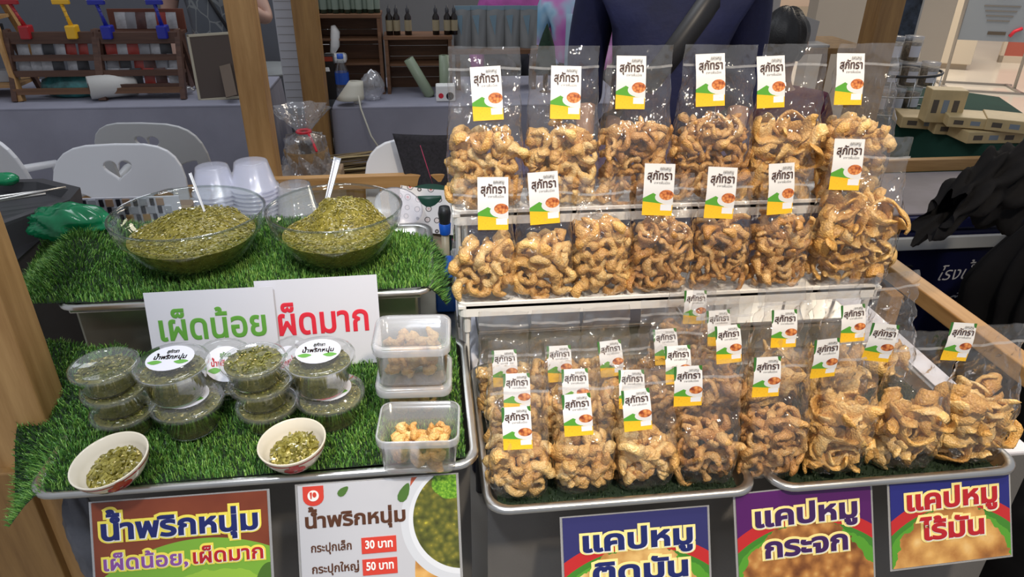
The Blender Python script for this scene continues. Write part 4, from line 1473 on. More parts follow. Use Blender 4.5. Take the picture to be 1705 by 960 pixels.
def poster(label, tl, w, h, rz, m, rot=0.10, rollz=0.0):
    """sheet hanging from its top edge; local origin at the middle of the top edge, front to -y"""
    t = thing('poster', label, 'poster', tl, 0, 'food posters along the stall front', (rot, rollz, rz))
    MB().box(-w / 2, w / 2, 0, 0.0012, -h, 0).build('sheet', m, t)
    MB().box(-w / 2 - 0.004, w / 2 + 0.004, 0.0013, 0.0020, -h - 0.004, 0.002).build('laminate_edge', M['seal'], t)
    return t


def outlined(t, body, x, z, w, cap, ink, halo, rise, b1=0.12, b2=0.05, shadow=None):
    lettering(t, body, x, z, w, cap, halo, -0.0006, b1, rise, 'letter_edge', 2)
    lettering(t, body, x + cap * 0.06, z - cap * 0.06, w, cap, M['print_white'], -0.0012, b2, rise, 'letter_shadow', 2)
    lettering(t, body, x, z, w, cap, ink, -0.0018, b2 * 0.75, rise, 'lettering', 3)


def top_mid(xl, yl, xr, yr, Y):
    a, b = P(xl, yl, Y), P(xr, yr, Y)
    return (a + b) / 2, (b - a).x, (b.z - a.z) / (b.x - a.x)


# chili dip poster, brown and green
c, w, _ = top_mid(153, 842, 443, 812, 0.846)
pm = poster_mat('chili_dip_poster_print', (0.17, 0.035, 0.015), [(0.03, -0.30, 0.24, 0.235, (0.20, 0.42, 0.04)), (0.04, -0.31, 0.20, 0.195, (0.30, 0.52, 0.05), 0.2), (-0.06, -0.265, 0.15, 0.125, (0.80, 0.70, 0.12)), (0.06, -0.22, 0.07, 0.06, (60, LEAFY), 0.7), (-0.055, -0.20, 0.06, 0.042, (0.75, 0.76, 0.70)), (-0.055, -0.205, 0.052, 0.034, (90, DIPC)), (0.125, -0.17, 0.025, 0.06, (0.07, 0.16, 0.02))], (0.24, 0.055, 0.02))
t = poster('brown and green poster with navy Thai lettering under the chili dips', c, w, 0.26, 0.0, pm, -0.46)
outlined(t, 'น้ำพริกหนุ่ม', -w * 0.445, -0.056, w * 0.88, 0.023, M['ink_navy'], M['halo'], 0.0, 0.13, 0.05)
outlined(t, 'เผ็ดน้อย,', -w * 0.445, -0.102, w * 0.47, 0.0165, M['ink_purple'], M['halo'], 0.0, 0.13, 0.03)
outlined(t, 'เผ็ดมาก', w * 0.06, -0.102, w * 0.40, 0.0165, M['ink_crimson'], M['halo'], 0.0, 0.13, 0.03)
# white menu
c, w, _ = top_mid(495, 808, 759, 790, 0.846)
W_ = w / 2
pm = poster_mat('menu_print', (0.52, 0.53, 0.57), [(W_ * 0.85, -0.155, 0.052, 0.10, (45, GOLD)), (W_ * 1.03, -0.015, 0.075, 0.06, (0.45, 0.10, 0.05)), (W_ * 1.08, -0.070, 0.098, 0.100, (0.60, 0.63, 0.68)), (W_ * 1.08, -0.070, 0.086, 0.088, (0.70, 0.73, 0.78)), (W_ * 1.08, -0.068, 0.079, 0.081, (110, DIPC)), (W_ * 0.92, -0.012, 0.028, 0.026, (300, LEAFY), 0.5)])
t = poster('white menu poster listing two jar prices beside a bowl of dip', c, w, 0.25, 0.0, pm, -0.46)
R_ = mat('menu_red_print', (0.62, 0.05, 0.03), 0.4)
pts = [(-0.0155, 0.0), (-0.0155, -0.018)] + [(0.0155 * math.cos(math.radians(180 + 18 * k)), -0.018 - 0.0125 * math.sin(math.radians(18 * k))) for k in range(1, 10)] + [(0.0155, -0.018), (0.0155, 0.0)]
ox = -W_ + 0.023
b_ = MB().prism([(x + ox, z - 0.002) for x, z in pts], -0.0009, -0.0001).build('red_badge', R_, t)
MB().prism([(ox + 0.0085 * math.cos(k * 0.3142), -0.0165 + 0.0085 * math.sin(k * 0.3142)) for k in range(20)], -0.0016, -0.0010).build('badge_disc', M['print_white'], b_)
MB().prism([(ox + 0.002 + 0.003 * math.cos(k * 0.628), -0.015 + 0.0042 * math.sin(k * 0.628)) for k in range(10)], -0.0022, -0.0017).build('badge_spoon', R_, b_)
MB().prism([(ox - 0.004, -0.021), (ox - 0.0025, -0.021), (ox - 0.0015, -0.011), (ox - 0.005, -0.011)], -0.0022, -0.0017).build('badge_fork', R_, b_)
def leaf(cx, cz, l, wd_, a):
    pts = []
    for k in range(12):
        g = 2 * math.pi * k / 12
        x, z = l * math.cos(g), wd_ * math.sin(g) * (1 - 0.35 * math.cos(g))
        pts.append((cx + x * math.cos(a) - z * math.sin(a), cz + x * math.sin(a) + z * math.cos(a)))
    MB().prism(pts, -0.0009, -0.0001).build('printed_leaf', mat('printed_leaf_green', (0.07, 0.16, 0.03), 0.4), t)
leaf(-W_ + 0.068, -0.013, 0.010, 0.0055, 0.7)
leaf(W_ * 0.33, -0.022, 0.016, 0.0075, 1.1)
leaf(W_ * 0.12, -0.165, 0.010, 0.006, 1.4)
lettering(t, 'น้ำพริกหนุ่ม', -W_ + 0.010, -0.066, W_ * 1.24, 0.0165, M['ink_choc'], -0.0008, 0.035, 0.0)
lettering(t, 'กระปุกเล็ก', -W_ + 0.016, -0.104, W_ * 0.50, 0.0098, M['ink_choc'], -0.0008, 0.025, 0.0)
lettering(t, 'กระปุกใหญ่', -W_ + 0.016, -0.137, W_ * 0.58, 0.0098, M['ink_choc'], -0.0008, 0.025, 0.0)
for z, s_, rr_ in ((-0.106, '30 บาท', 0), (-0.140, '50 บาท', 0)):
    k0 = W_ * -0.24
    k = MB().prism([(k0, z - 0.007), (k0 + W_ * 0.44, z - 0.007), (k0 + W_ * 0.44, z + 0.018), (k0, z + 0.018)], -0.0009, -0.0001).build('price_box', R_, t)
    lettering(k, s_, k0 + W_ * 0.05, z + 0.001, W_ * 0.34, 0.0098, M['print_white'], -0.0014, 0.03, 0.0)
# three pork rind posters
def rind_poster(label, xl, yl, xr, yr, Y, h, top, line2, x2, w2, ink, stops, scale, tilt, rise):
    c, w, sl = top_mid(xl, yl, xr, yr, Y)
    pm = poster_mat('pork_rind_poster_print', top, [(0, -0.225, w * 0.86, 0.188, (0.50, 0.022, 0.022)), (0, -0.235, w * 0.80, 0.178, (0.05, 0.22, 0.02)), (0, -0.215, w * 0.66, 0.155, (0.09, 0.33, 0.025), 0.2), (0.0, -0.195, w * 0.52, 0.142, (scale, stops), 0.55)])
    t = poster(label, c, w, h, tilt, pm, -0.46)
    outlined(t, 'แคปหมู', -w * 0.36, -0.056, w * 0.74, 0.0245, ink, M['cream_halo'], rise, 0.12, 0.05)
    outlined(t, line2, x2 * w, -0.108, w2 * w, 0.0245, ink, M['cream_halo'], rise, 0.12, 0.05)
    return t
rind_poster('navy topped poster with navy Thai lettering under the small bags', 936, 866, 1178, 840, 0.805, 0.23, (0.03, 0.03, 0.14), 'ติดมัน', -0.30, 0.64, M['ink_navy'], CREAM, 40, 0.0, 0.0)
rind_poster('purple topped poster with violet Thai lettering', 1224, 818, 1450, 806, 0.812, 0.23, (0.085, 0.008, 0.12), 'กระจก', -0.30, 0.60, M['ink_violet'], BROWN, 60, 0.03, 0.0)
rind_poster('royal blue topped poster with crimson Thai lettering by the white cloth', 1478, 798, 1683, 775, 0.812, 0.152, (0.018, 0.02, 0.19), 'ไร้มัน', -0.26, 0.52, M['ink_crimson'], GOLD, 34, 0.03, 0.0)
# cloth bundle hanging by the corner post
crumple('plastic_bag', 'dark slate bag hanging under the turf corner by the brown poster', 'bag', (-0.59, 0.93, 0.44), 0.035, 0.025, 0.16, mat('dark_slate_bag', (0.09, 0.095, 0.115), 0.5, 0, 0.3, 20), 12, n=36, amp=0.4)

# ------------------------------------------------------------------ chairs, freezer, cloth behind the stall
def heart(cx, cz, s):
    pts = []
    for k in range(28):
        a = 2 * math.pi * k / 28
        x = 16 * math.sin(a) ** 3
        z = 13 * math.cos(a) - 5 * math.cos(2 * a) - 2 * math.cos(3 * a) - math.cos(4 * a)
        pts.append((cx + s * x / 16 * 1.2, cz + s * z / 16))
    return pts


def filled(loops, depth, bev):
    c = bpy.data.curves.new('outline', 'CURVE')
    c.dimensions = '2D'
    c.fill_mode = 'BOTH'
    c.extrude = depth / 2
    c.bevel_depth = bev
    c.bevel_resolution = 1
    for lp in loops:
        s = c.splines.new('POLY')
        s.points.add(len(lp) - 1)
        for p, (x, z) in zip(s.points, lp): p.co = (x, z, 0, 1)
        s.use_cyclic_u = True
    o = bpy.data.objects.new('outline', c)
    COL.objects.link(o)
    dg = bpy.context.evaluated_depsgraph_get()
    dg.update()
    me = bpy.data.meshes.new_from_object(o.evaluated_get(dg))
    vs = [(v.co.x, -v.co.z, v.co.y) for v in me.vertices]
    fs = [tuple(p.vertices) for p in me.polygons]
    bpy.data.objects.remove(o)
    bpy.data.curves.remove(c)
    bpy.data.meshes.remove(me)
    return vs, fs


def arch_outline(w, z0, z1, n=14):
    pts = [(w * 0.5, z0), ]
    for k in range(n + 1):
        a = math.pi * k / n
        e = 0.55
        x = math.copysign(abs(math.cos(a)) ** e, math.cos(a)) * w * 0.5
        z = z1 - 0.20 + 0.20 * abs(math.sin(a)) ** e
        pts.append((x * (1 - 0.04 * (z - z0)), z))
    pts.append((-w * 0.5, z0))
    return pts


def plastic_chair(label, loc, rz, m, hs=0.037):
    t = thing('plastic_chair', label, 'chair', loc, rz, 'white plastic chairs')
    z0, z1, w = 0.42, 0.86, 0.42
    loops = [arch_outline(w, z0, z1), heart(0, 0.785, hs)]
    for sx in (-1, 1):
        pts = []
        for k in range(9):
            a = math.pi / 2 * k / 8
            pts.append((sx * (0.165 - 0.115 * math.sin(a)), 0.615 + 0.105 * math.cos(a)))
        pts += [(sx * 0.05, 0.47), (sx * 0.165, 0.47)]
        loops.append(pts)
    vs, fs = filled(loops, 0.008, 0.004)
    vs = [(x, y + 0.16 + (z - 0.42) * 0.22, z) for x, y, z in vs]
    MB().add(vs, fs).build('backrest', m, t)
    seat = rounded_rect(-0.21, 0.21, -0.20, 0.20, 0.06, 5)
    n = len(seat)
    MB().add([(x, y, 0.41) for x, y in seat] + [(x * 1.03, y * 1.03, 0.40) for x, y in seat] + [(x, y, 0.385) for x, y in seat],
             [tuple(range(n))] + [(a * n + k, (a + 1) * n + k, (a + 1) * n + (k + 1) % n, a * n + (k + 1) % n) for a in range(2) for k in range(n)]).build('seat', m, t)
    for sx in (-1, 1):
        for sy in (-1, 1):
            MB().tube([(sx * 0.24, sy * 0.235, 0.0), (sx * 0.19, sy * 0.18, 0.40)], [0.018, 0.030], 8).build('leg', m, t, True)
        MB().tube([(sx * 0.205, 0.19, 0.60), (sx * 0.235, 0.02, 0.61), (sx * 0.22, -0.17, 0.59), (sx * 0.20, -0.19, 0.40)], [0.016, 0.018, 0.018, 0.016], 8).build('armrest', m, t, True)
    return t


MC2 = mat('grey_white_chair_plastic', (0.50, 0.51, 0.52), 0.4)
CH = 0.868
def chair_at(label, x, y, rz, m, hs):
    g = G(x, y, CH)
    plastic_chair(label, (g.x + 0.257 * math.sin(rz), g.y - 0.257 * math.cos(rz), 0), rz, m, hs)
    return g
chair_at('white plastic chair with heart cutout close behind the woven mat', 190, 237, 0.02, M['chair_plastic'], 0.040)
chair_at('greyish plastic chair with heart cutout facing the cloth covered table', 235, 202, math.pi - 0.15, MC2, 0.040)
chair_at('white plastic chair turned sideways beside the black tool tray', -60, 215, math.pi - 0.5, M['chair_plastic'], 0.040)
c = chair_at('white plastic chair with a dark jacket over its back', 705, 226, 0.10, M['chair_plastic'], 0.02)
# jacket over that chair
t = thing('jacket', 'black jacket with pink piping hung over the white chair back', 'jacket', (c.x + 0.06, c.y - 0.02, CH - 0.335))
def jk(u, v):
    x = -0.16 + 0.36 * u
    z = 0.36 - 0.36 * v * (0.55 + 0.45 * math.sin(math.pi * min(1, u * 1.05)))
    return (x + 0.05 * v, -0.035 - 0.03 * math.sin(math.pi * u) + 0.015 * math.sin(u * 22) * v - 0.07 * math.sin(v * 1.4), z)
j = MB().grid(jk, 30, 14).build('body', mat('black_knit', (0.014, 0.013, 0.018), 0.9, 0, 0.5, 120), t, True)
j.modifiers.new('thickness', 'SOLIDIFY').thickness = 0.008
MB().tube([Vector(jk(u, 1.0)) + Vector((0, -0.004, 0)) for u in np.linspace(0.05, 0.95, 16)], 0.004, 6).build('piping', mat('pink_piping', (0.45, 0.03, 0.10), 0.6), t, True)
MB().tube([Vector(jk(0.22 + 0.12 * v, v)) + Vector((0, -0.006, 0)) for v in np.linspace(0.1, 1, 10)], 0.0028, 6).build('piping', mat('pink_zip', (0.40, 0.03, 0.10), 0.6), t, True)

# navy freezer with grey lid
M['navy'] = mat('navy_enamel', (0.006, 0.008, 0.045), 0.35)
t = thing('chest_freezer', 'navy chest freezer with grey lid and white handwriting', 'freezer', (1.95, 2.06, 0))
MB().box(-0.62, 0.62, -0.185, 0.19, 0.0, 0.69, 0.01).build('body', M['navy'], t)
l = MB().box(-0.63, 0.63, -0.20, 0.20, 0.69, 0.735, 0.008).build('lid', M['navy'], t)
MB().box(-0.61, 0.61, -0.185, 0.19, 0.7355, 0.742, 0.003).build('lid_panel', mat('scuffed_grey_lid', (0.105, 0.095, 0.12), 0.6, 0, 0.25, 6), l)
MB().box(-0.632, 0.632, -0.204, -0.19, 0.625, 0.668, 0.003).build('trim_band', mat('grey_white_band', (0.42, 0.44, 0.46), 0.4), t)
MB().box(-0.47, -0.43, -0.192, -0.184, 0.560, 0.565).build('logo_plate', M['steel'], t)
INKW = mat('white_hand_paint', (0.62, 0.64, 0.70), 0.6)
lettering(t, 'โรงน้ำแข็ง', -0.325, 0.505, 0.235, 0.036, INKW, -0.187, 0.0, 0.02, shear=0.25)
lettering(t, 'ตู้', -0.27, 0.405, 0.06, 0.040, INKW, -0.187, 0.0, 0.02, shear=0.25)

# black clothing bundle beside the freezer
def drape(u, v):
    a = 2 * math.pi * u
    f = 1 + 0.10 * math.sin(5 * a + 1) * v + 0.07 * math.sin(11 * a + 3 * v) * v + 0.05 * math.sin(19 * a - 7 * v) + 0.05 * math.sin(14 * v + 3 * a)
    r = (0.06 + 0.26 * min(1, v * 2.2) ** 0.6 + 0.05 * v) * f
    return (r * 0.95 * math.cos(a), r * 0.62 * math.sin(a), 1.02 - 1.0 * v ** 1.2)
t = thing('black_coat', 'black coat draped over a stand beside the navy freezer', 'coat', (1.83, 1.54, 0))
MB().grid(drape, 110, 40, True).build('body', M['black_cloth'], t, True)
SLA, SLB = P(1700, 315, 1.44) - Vector((1.83, 1.54, 0)), P(1558, 362, 1.42) - Vector((1.83, 1.54, 0))
def slv(u, v):
    a = 2 * math.pi * u
    c_ = SLA.lerp(SLB, v) + Vector((0, 0, 0.05 * math.sin(math.pi * v)))
    r = 0.085 - 0.030 * v + 0.014 * math.sin(7 * a + 6 * v) + 0.012 * math.sin(22 * v + 2 * a)
    return (c_.x + r * 0.45 * math.cos(a), c_.y + r * 0.8 * math.sin(a), c_.z + r * 1.1 * math.cos(a))
MB().grid(slv, 48, 30, True).build('sleeve', M['black_cloth'], t, True)

crumple('black_filler', 'black cloth lump added to darken the floor beside the white covered table', 'bag', (1.40, 0.98, 0.0), 0.22, 0.26, 0.30, M['black_cloth'], 17, n=40, amp=0.35)  # made-up lump, added so this corner of the floor reads black
# navy cool box and steel container behind and under the rack
t = thing('cool_box', 'navy cool box standing behind the white display rack', 'box', (0.55, 1.78, 0))
MB().box(-0.46, 0.42, -0.10, 0.14, 0.0, 0.93, 0.01).build('body', M['navy'], t)
MB().box(-0.47, 0.43, -0.11, 0.15, 0.93, 0.985, 0.01).build('lid', mat('dusky_lid', (0.06, 0.05, 0.10), 0.5), t)
t = thing('steel_container', 'scratched stainless container under the lower rack shelf', 'container', (0.30, 1.345, 0.703))
MB().box(-0.21, 0.21, -0.10, 0.10, 0, 0.085, 0.008).build('body', M['steel_dull'], t)
MB().box(-0.218, 0.218, -0.108, 0.108, 0.080, 0.088, 0.003).build('rim', M['steel'], t)
t = thing('steel_container', 'stainless container beside the short pine post under the rack', 'container', (0.72, 1.345, 0.703))
MB().box(-0.18, 0.18, -0.10, 0.10, 0, 0.06, 0.008).build('body', M['steel_dull'], t)
MB().box(-0.188, 0.188, -0.108, 0.108, 0.066, 0.074, 0.003).build('rim', M['steel'], t)

# things in the gap between the turf and the rack
c = P(742, 505, 1.42)
t = thing('tool_box', 'small bright blue plastic box between the turf and the rack', 'box', (c.x, 1.42, 0.757))
BL = mat('bright_blue_plastic', (0.01, 0.11, 0.55), 0.3)
MB().box(-0.022, 0.022, -0.04, 0.04, 0, 0.095, 0.005).build('body', BL, t)
MB().box(-0.004, 0.020, -0.042, -0.03, 0.065, 0.088, 0.002).build('latch', M['black'], t)
MB().box(-0.022, 0.022, -0.04, 0.04, 0.096, 0.104, 0.003).build('lid', BL, t)
c = P(725, 455, 1.66)
t = thing('drink_can', 'dark green tin with white lettering behind the turf edge', 'can', (c.x - 0.005, 1.72, 0.757))
GC = mat('dark_green_tin', (0.012, 0.06, 0.04), 0.35)
MB().lathe([(0.001, 0), (0.05, 0), (0.052, 0.003), (0.052, 0.16), (0.049, 0.165), (0.001, 0.164)], 28).build('body', GC, t, True)
MB().lathe([(0.0526, 0.115), (0.0526, 0.132)], 28).build('band', mat('khaki_band', (0.30, 0.26, 0.12), 0.4), t, True)
lettering(t, 'ng', -0.008, 0.068, 0.05, 0.028, M['print_white'], -0.0535, 0.03, shear=0.3)
c = P(742, 410, 1.5)
t = thing('marker_pen', 'marker with black cap and blue collar upright beside the rack', 'pen', (c.x, 1.50, 0.757))
MB().lathe([(0.001, 0), (0.009, 0), (0.009, 0.14), (0.001, 0.14)], 14).build('barrel', mat('pen_barrel', (0.5, 0.42, 0.28), 0.4), t, True)
MB().lathe([(0.012, 0.14), (0.014, 0.165), (0.012, 0.166)], 14).build('collar', BL, t, True)
MB().lathe([(0.012, 0.166), (0.015, 0.19), (0.012, 0.205), (0.001, 0.206)], 14).build('cap', M['black'], t, True)


def dots_mat():
    m, nt, b = newmat('printed_wrapping_paper')
    v = coords(nt)
    vo = nn(nt, 'ShaderNodeTexVoronoi')
    nt.links.new(v, vo.inputs['Vector'])
    vo.inputs['Scale'].default_value = 40
    vo.inputs['Randomness'].default_value = 0.25
    d = vo.outputs['Distance']
    c = mix(nt, math_(nt, 'LESS_THAN', d, 0.33), (0.62, 0.60, 0.60), (0.06, 0.05, 0.05))
    c = mix(nt, math_(nt, 'LESS_THAN', d, 0.26), c, (0.60, 0.52, 0.50))
    c = mix(nt, math_(nt, 'LESS_THAN', d, 0.13), c, (0.50, 0.06, 0.06))
    nt.links.new(c, b.inputs['Base Color'])
    return m


c = P(712, 375, 1.66)
t = thing('wrapping_paper', 'sheet of white paper printed with small red and black motifs', 'paper', (c.x, 1.66, c.z + 0.04), 0, None, (-0.5, 0.2, 0.1))
MB().grid(lambda u, v: (-0.07 + 0.14 * u, 0.008 * math.sin(u * 5), -0.055 + 0.11 * v), 8, 4).build('sheet', dots_mat(), t, True)
MB().box(-0.06, 0.06, 0.012, 0.03, -0.115, 0.03).build('backing_box', mat('kraft_board', (0.33, 0.25, 0.17), 0.8), t)
c = P(680, 385, 1.6)
t = thing('plastic_saucer', 'white plastic saucer leaning behind the high mounded bowl', 'saucer', (c.x - 0.02, 1.60, 0.925), 0, None, (0.5, 0.3, 0))
MB().lathe([(0.001, 0.004), (0.05, 0.004), (0.056, 0.0), (0.058, 0.006), (0.05, 0.008), (0.001, 0.008)], 28).build('disc', M['frosty'], t, True)

# ------------------------------------------------------------------ cloth covered tables behind
def cloth_table(label, x0, x1, y0, y1, z, m):
    t = thing('cloth_table', label, 'table', ((x0 + x1) / 2, (y0 + y1) / 2, 0))
    hx, hy = (x1 - x0) / 2, (y1 - y0) / 2
    MB().box(-hx, hx, -hy, hy, z - 0.03, z, 0.005).build('top', m, t)
    def fn(u, v):
        per = [(-hx, hy), (-hx, -hy), (hx, -hy), (hx, hy)]
        k = min(2, int(u * 3))
        f = u * 3 - k
        a, b = per[k], per[k + 1]
        x, y = a[0] + (b[0] - a[0]) * f, a[1] + (b[1] - a[1]) * f
        s = (1 - v)
        w = s * (0.03 * math.sin(u * 70) * (0.5 + 0.5 * math.sin(u * 13 + 1)) + 0.012 * math.sin(u * 151))
        nx, ny = ((-1, 0), (0, -1), (1, 0))[k]
        return (x + nx * (0.005 + w + 0.03 * s), y + ny * (0.005 + w + 0.03 * s), 0.02 + (z - 0.03) * v)
    MB().grid(fn, 180, 8).build('cloth_skirt', m, t, True)
    return t


TZ = 0.775
cloth_table('long table under a grey cloth carrying the dark wooden sachet racks', -2.9, -0.76, 3.30, 3.92, TZ, M['grey_cloth'])
cloth_table('table under a grey cloth carrying the brown shelf boxes', -0.43, 0.95, 3.30, 3.95, TZ - 0.02, M['grey_cloth'])

# ------------------------------------------------------------------ dark wooden sachet racks
SM = [mat('white_sachet', (0.40, 0.40, 0.42), 0.4, 0, 0.2, 40), mat('brown_sachet', (0.10, 0.045, 0.04), 0.4, 0, 0.3, 40), mat('dark_sachet', (0.03, 0.03, 0.035), 0.4), mat('red_sachet', (0.30, 0.035, 0.025), 0.4), mat('grey_sachet', (0.25, 0.25, 0.27), 0.4)]
sach = []
for m_ in SM:
    mb = MB()
    mb.grid(lambda u, v: (-0.024 + 0.048 * u, -0.006 * math.sin(math.pi * u) * math.sin(math.pi * v), 0.072 * v), 5, 5)
    mb.grid(lambda u, v: (0.024 - 0.048 * u, 0.006 * math.sin(math.pi * u) * math.sin(math.pi * v) + 0.001, 0.072 * v), 5, 5)
    sach.append(mb.mesh('sachet', m_, True))


def sachet_rack(label, x0, x1, yb, yt, Y, seed, lower, grp):
    rng = random.Random(seed)
    a, b = P(x0, yb, Y), P(x1, yb, Y)
    tz = P((x0 + x1) / 2, yt, Y + 0.1).z
    w, h = (b - a).x, tz - TZ
    t = thing('sachet_rack', label, 'rack', ((a.x + b.x) / 2, Y, TZ))
    for sx in (-1, 1):
        MB().bar((sx * w / 2, 0, 0), (sx * w / 2, 0.10, h), 0.022, 0.03, (0, 1, 0)).build('side_stile', M['dark_wood'], t)
        MB().bar((sx * w / 2, 0.24, 0), (sx * w / 2, 0.10, h), 0.018, 0.025, (0, 1, 0)).build('back_stile', M['dark_wood'], t)
    MB().box(-w / 2, w / 2, 0.075, 0.095, h - 0.055, h - 0.005, 0.002).build('top_board', M['dark_wood'], t)
    MB().box(-w / 2, w / 2, 0.0, 0.018, 0.03, 0.055).build('bottom_rail', M['shelf_wood'], t)
    lv = [h * 0.62, h * 0.40, h * 0.20][:3 if lower else 2]
    for k, z in enumerate(lv):
        y = 0.10 * z / h
        MB().box(-w / 2, w / 2, y + 0.0, y + 0.07, z - 0.014, z).build('shelf', M['dark_wood'], t)
        MB().box(-w / 2, w / 2, y - 0.012, y - 0.002, z - 0.014, z + 0.012).build('shelf_lip', M['dark_wood'], t)
        x = -w / 2 + 0.045
        while x < w / 2 - 0.03:
            m_ = rng.choice([0, 0, 1, 2, 4, 0, 3])
            o = link_mesh('sachet', sach[m_], None, (t.location.x + x, Y + y + 0.03, TZ + z + 0.001), (-0.15, 0, rng.uniform(-0.3, 0.3)))
            tag(o, '%s sachet on the %s shelf of the rack %s' % (('white', 'brown', 'black', 'red', 'grey')[m_], ('top', 'second', 'third')[k], grp), 'sachet', 'sachets on the rack ' + grp)
            x += rng.uniform(0.044, 0.058)
    return t, h


r1, h1 = sachet_rack('dark wooden rack of sachets beside the pine ladder shelf', 28, 172, 172, 50, 3.42, 1, False, 'next to the ladder shelf')
r2, h2 = sachet_rack('dark wooden rack of sachets beside the photo frame', 176, 308, 172, 50, 3.42, 2, True, 'next to the photo frame')
# second pair of sachets displayed higher behind
for k in range(6):
    c = P(198 + k * 17, 48, 3.62)
    o = link_mesh('sachet', sach[(0, 4, 1, 0, 3, 0)[k]], None, (c.x, 3.66, c.z - 0.005), (-0.1, 0, 0))
    tag(o, '%s sachet standing on the high ledge behind the sachet rack' % ('white', 'grey', 'brown', 'plain white', 'red', 'pale')[k], 'sachet', 'sachets on the high ledge')
c0, c1_ = P(180, 50, 3.66), P(300, 50, 3.66)
t = thing('sachet_ledge', 'high dark wooden ledge holding sachets behind the racks', 'ledge', ((c0.x + c1_.x) / 2, 3.68, TZ))
MB().box(-0.17, 0.17, -0.05, 0.05, c0.z - TZ - 0.02, c0.z - TZ - 0.006).build('ledge_board', M['dark_wood'], t)
for sx in (-1, 1): MB().box(sx * 0.15 - 0.01, sx * 0.15 + 0.01, -0.04, 0.04, 0, c0.z - TZ - 0.02).build('leg', M['dark_wood'], t)
MB().box(-0.17, 0.17, 0.04, 0.05, c0.z - TZ - 0.02, c0.z - TZ + 0.085).build('back_board', mat('reddish_board', (0.16, 0.05, 0.03), 0.6), t)

# sign clips with cream fans on the racks
def clip_sign(label, x, ybase, m, rack, h, lean):
    c = P(x, ybase, rack.location.y + 0.085)
    t = thing('clip_stand', label, 'clip', (c.x, rack.location.y + 0.085, TZ + h - 0.022), 0, 'plastic sign clips on the racks')
    MB().box(-0.022, 0.022, -0.026, 0.026, -0.012, 0.045, 0.006).build('clamp', m, t)
    MB().tube([(0, 0, 0.04), (lean * 0.5, 0, 0.085), (lean, 0, 0.135)], [0.010, 0.007, 0.008], 8).build('stem', m, t, True)
    for k in range(4): MB().lathe([(0.001, 0), (0.010, 0.003), (0.001, 0.007)], 10, (lean * (0.35 + k * 0.15), 0, 0.06 + k * 0.02)).build('bead', m, t, True)
    MB().box(lean - 0.035, lean + 0.035, -0.010, 0.010, 0.130, 0.150, 0.003).build('top_clip', m, t)
    MB().lathe([(0.001, -0.002), (0.075, -0.002), (0.078, 0), (0.075, 0.002), (0.001, 0.002)], 28).build('fan_disc', mat('cream_card', (0.62, 0.58, 0.46), 0.6), t, False, (lean, 0.0, 0.215), (math.pi / 2, 0, 0))
    return t


clip_sign('red plastic sign clip standing on the rack', 44, 52, mat('red_plastic', (0.35, 0.015, 0.02), 0.3), r1, h1, -0.035)
clip_sign('yellow plastic sign clip standing on the rack', 122, 55, mat('yellow_plastic', (0.75, 0.42, 0.02), 0.3), r1, h1, -0.018)
M['blue_clip'] = mat('blue_plastic', (0.012, 0.02, 0.30), 0.3)
clip_sign('blue plastic sign clip at the rack edge nearest the yellow clip', 180, 54, M['blue_clip'], r2, h2, -0.02)
clip_sign('blue plastic sign clip at the rack edge by the photo frame', 272, 54, M['blue_clip'], r2, h2, -0.012)

# photo frame seen from behind, paper fan, rolls and bag under the racks
a, b = P(330, 170, 3.36), P(400, 82, 3.36)
t = thing('photo_frame', 'photo frame seen from behind with its stand on the grey cloth', 'frame', (a.x + 0.115, 3.40, TZ), 0, None, (-0.22, -0.06, 0))
MB().box(-0.115, 0.115, 0.0, 0.008, 0.005, 0.285).build('backing', mat('brown_backing_board', (0.075, 0.055, 0.045), 0.8), t)
for q in ((-0.125, -0.113, 0, 0.29), (0.113, 0.125, 0, 0.29), (-0.125, 0.125, 0, 0.012), (-0.125, 0.125, 0.278, 0.29)):
    MB().box(q[0], q[1], -0.002, 0.014, q[2], q[3], 0.002).build('frame_edge', mat('pale_frame_wood', (0.40, 0.36, 0.27), 0.5), t)
MB().bar((0.02, -0.004, 0.15), (0.045, -0.075, 0.012), 0.05, 0.006, (0, 1, 0)).build('easel_leg', mat('brown_strut_board', (0.12, 0.085, 0.06), 0.7), t)
c = P(396, 108, 3.5)
t = thing('paper_fan', 'round cream paper fan on a yellow stick behind the photo frame', 'fan', (c.x, 3.58, TZ))
MB().lathe([(0.001, -0.003), (0.07, -0.003), (0.073, 0), (0.07, 0.003), (0.001, 0.003)], 28).build('disc', mat('pale_fan_paper', (0.66, 0.64, 0.56), 0.6), t, False, (0, 0, c.z - TZ), (math.pi / 2, 0, 0))
MB().tube([(0, 0, 0), (0, 0, c.z - TZ - 0.06)], 0.006, 8).build('stick', mat('yellow_stick', (0.70, 0.45, 0.05), 0.5), t)
c = P(225, 142, 3.52)
t = thing('paper_roll', 'white paper roll with a dark core lying under the sachet rack', 'roll', (c.x, 3.50, TZ + 0.058), 0, None, (0, 0, 0))
mb = MB()
mb.lathe([(0.022, -0.01), (0.050, -0.012), (0.052, 0.0), (0.050, 0.18), (0.022, 0.18)], 28)
mb.build('roll', mat('roll_paper', (0.58, 0.57, 0.54), 0.6), t, True, None, (math.radians(90), 0, math.radians(-62)))
MB().lathe([(0.022, 0.18), (0.022, -0.012), (0.019, -0.012), (0.001, 0.02)], 20).build('core', mat('dark_core', (0.012, 0.010, 0.010), 0.8), t, True, None, (math.radians(90), 0, math.radians(-62)))
crumple('plastic_bag', 'teal and orange printed bag lying under the rack by the ladder shelf', 'bag', (P(120, 140, 3.5).x, 3.52, TZ), 0.15, 0.06, 0.055, mat('teal_orange_print', (0.05, 0.20, 0.20), 0.3, 0, 0.9, 9), 21)
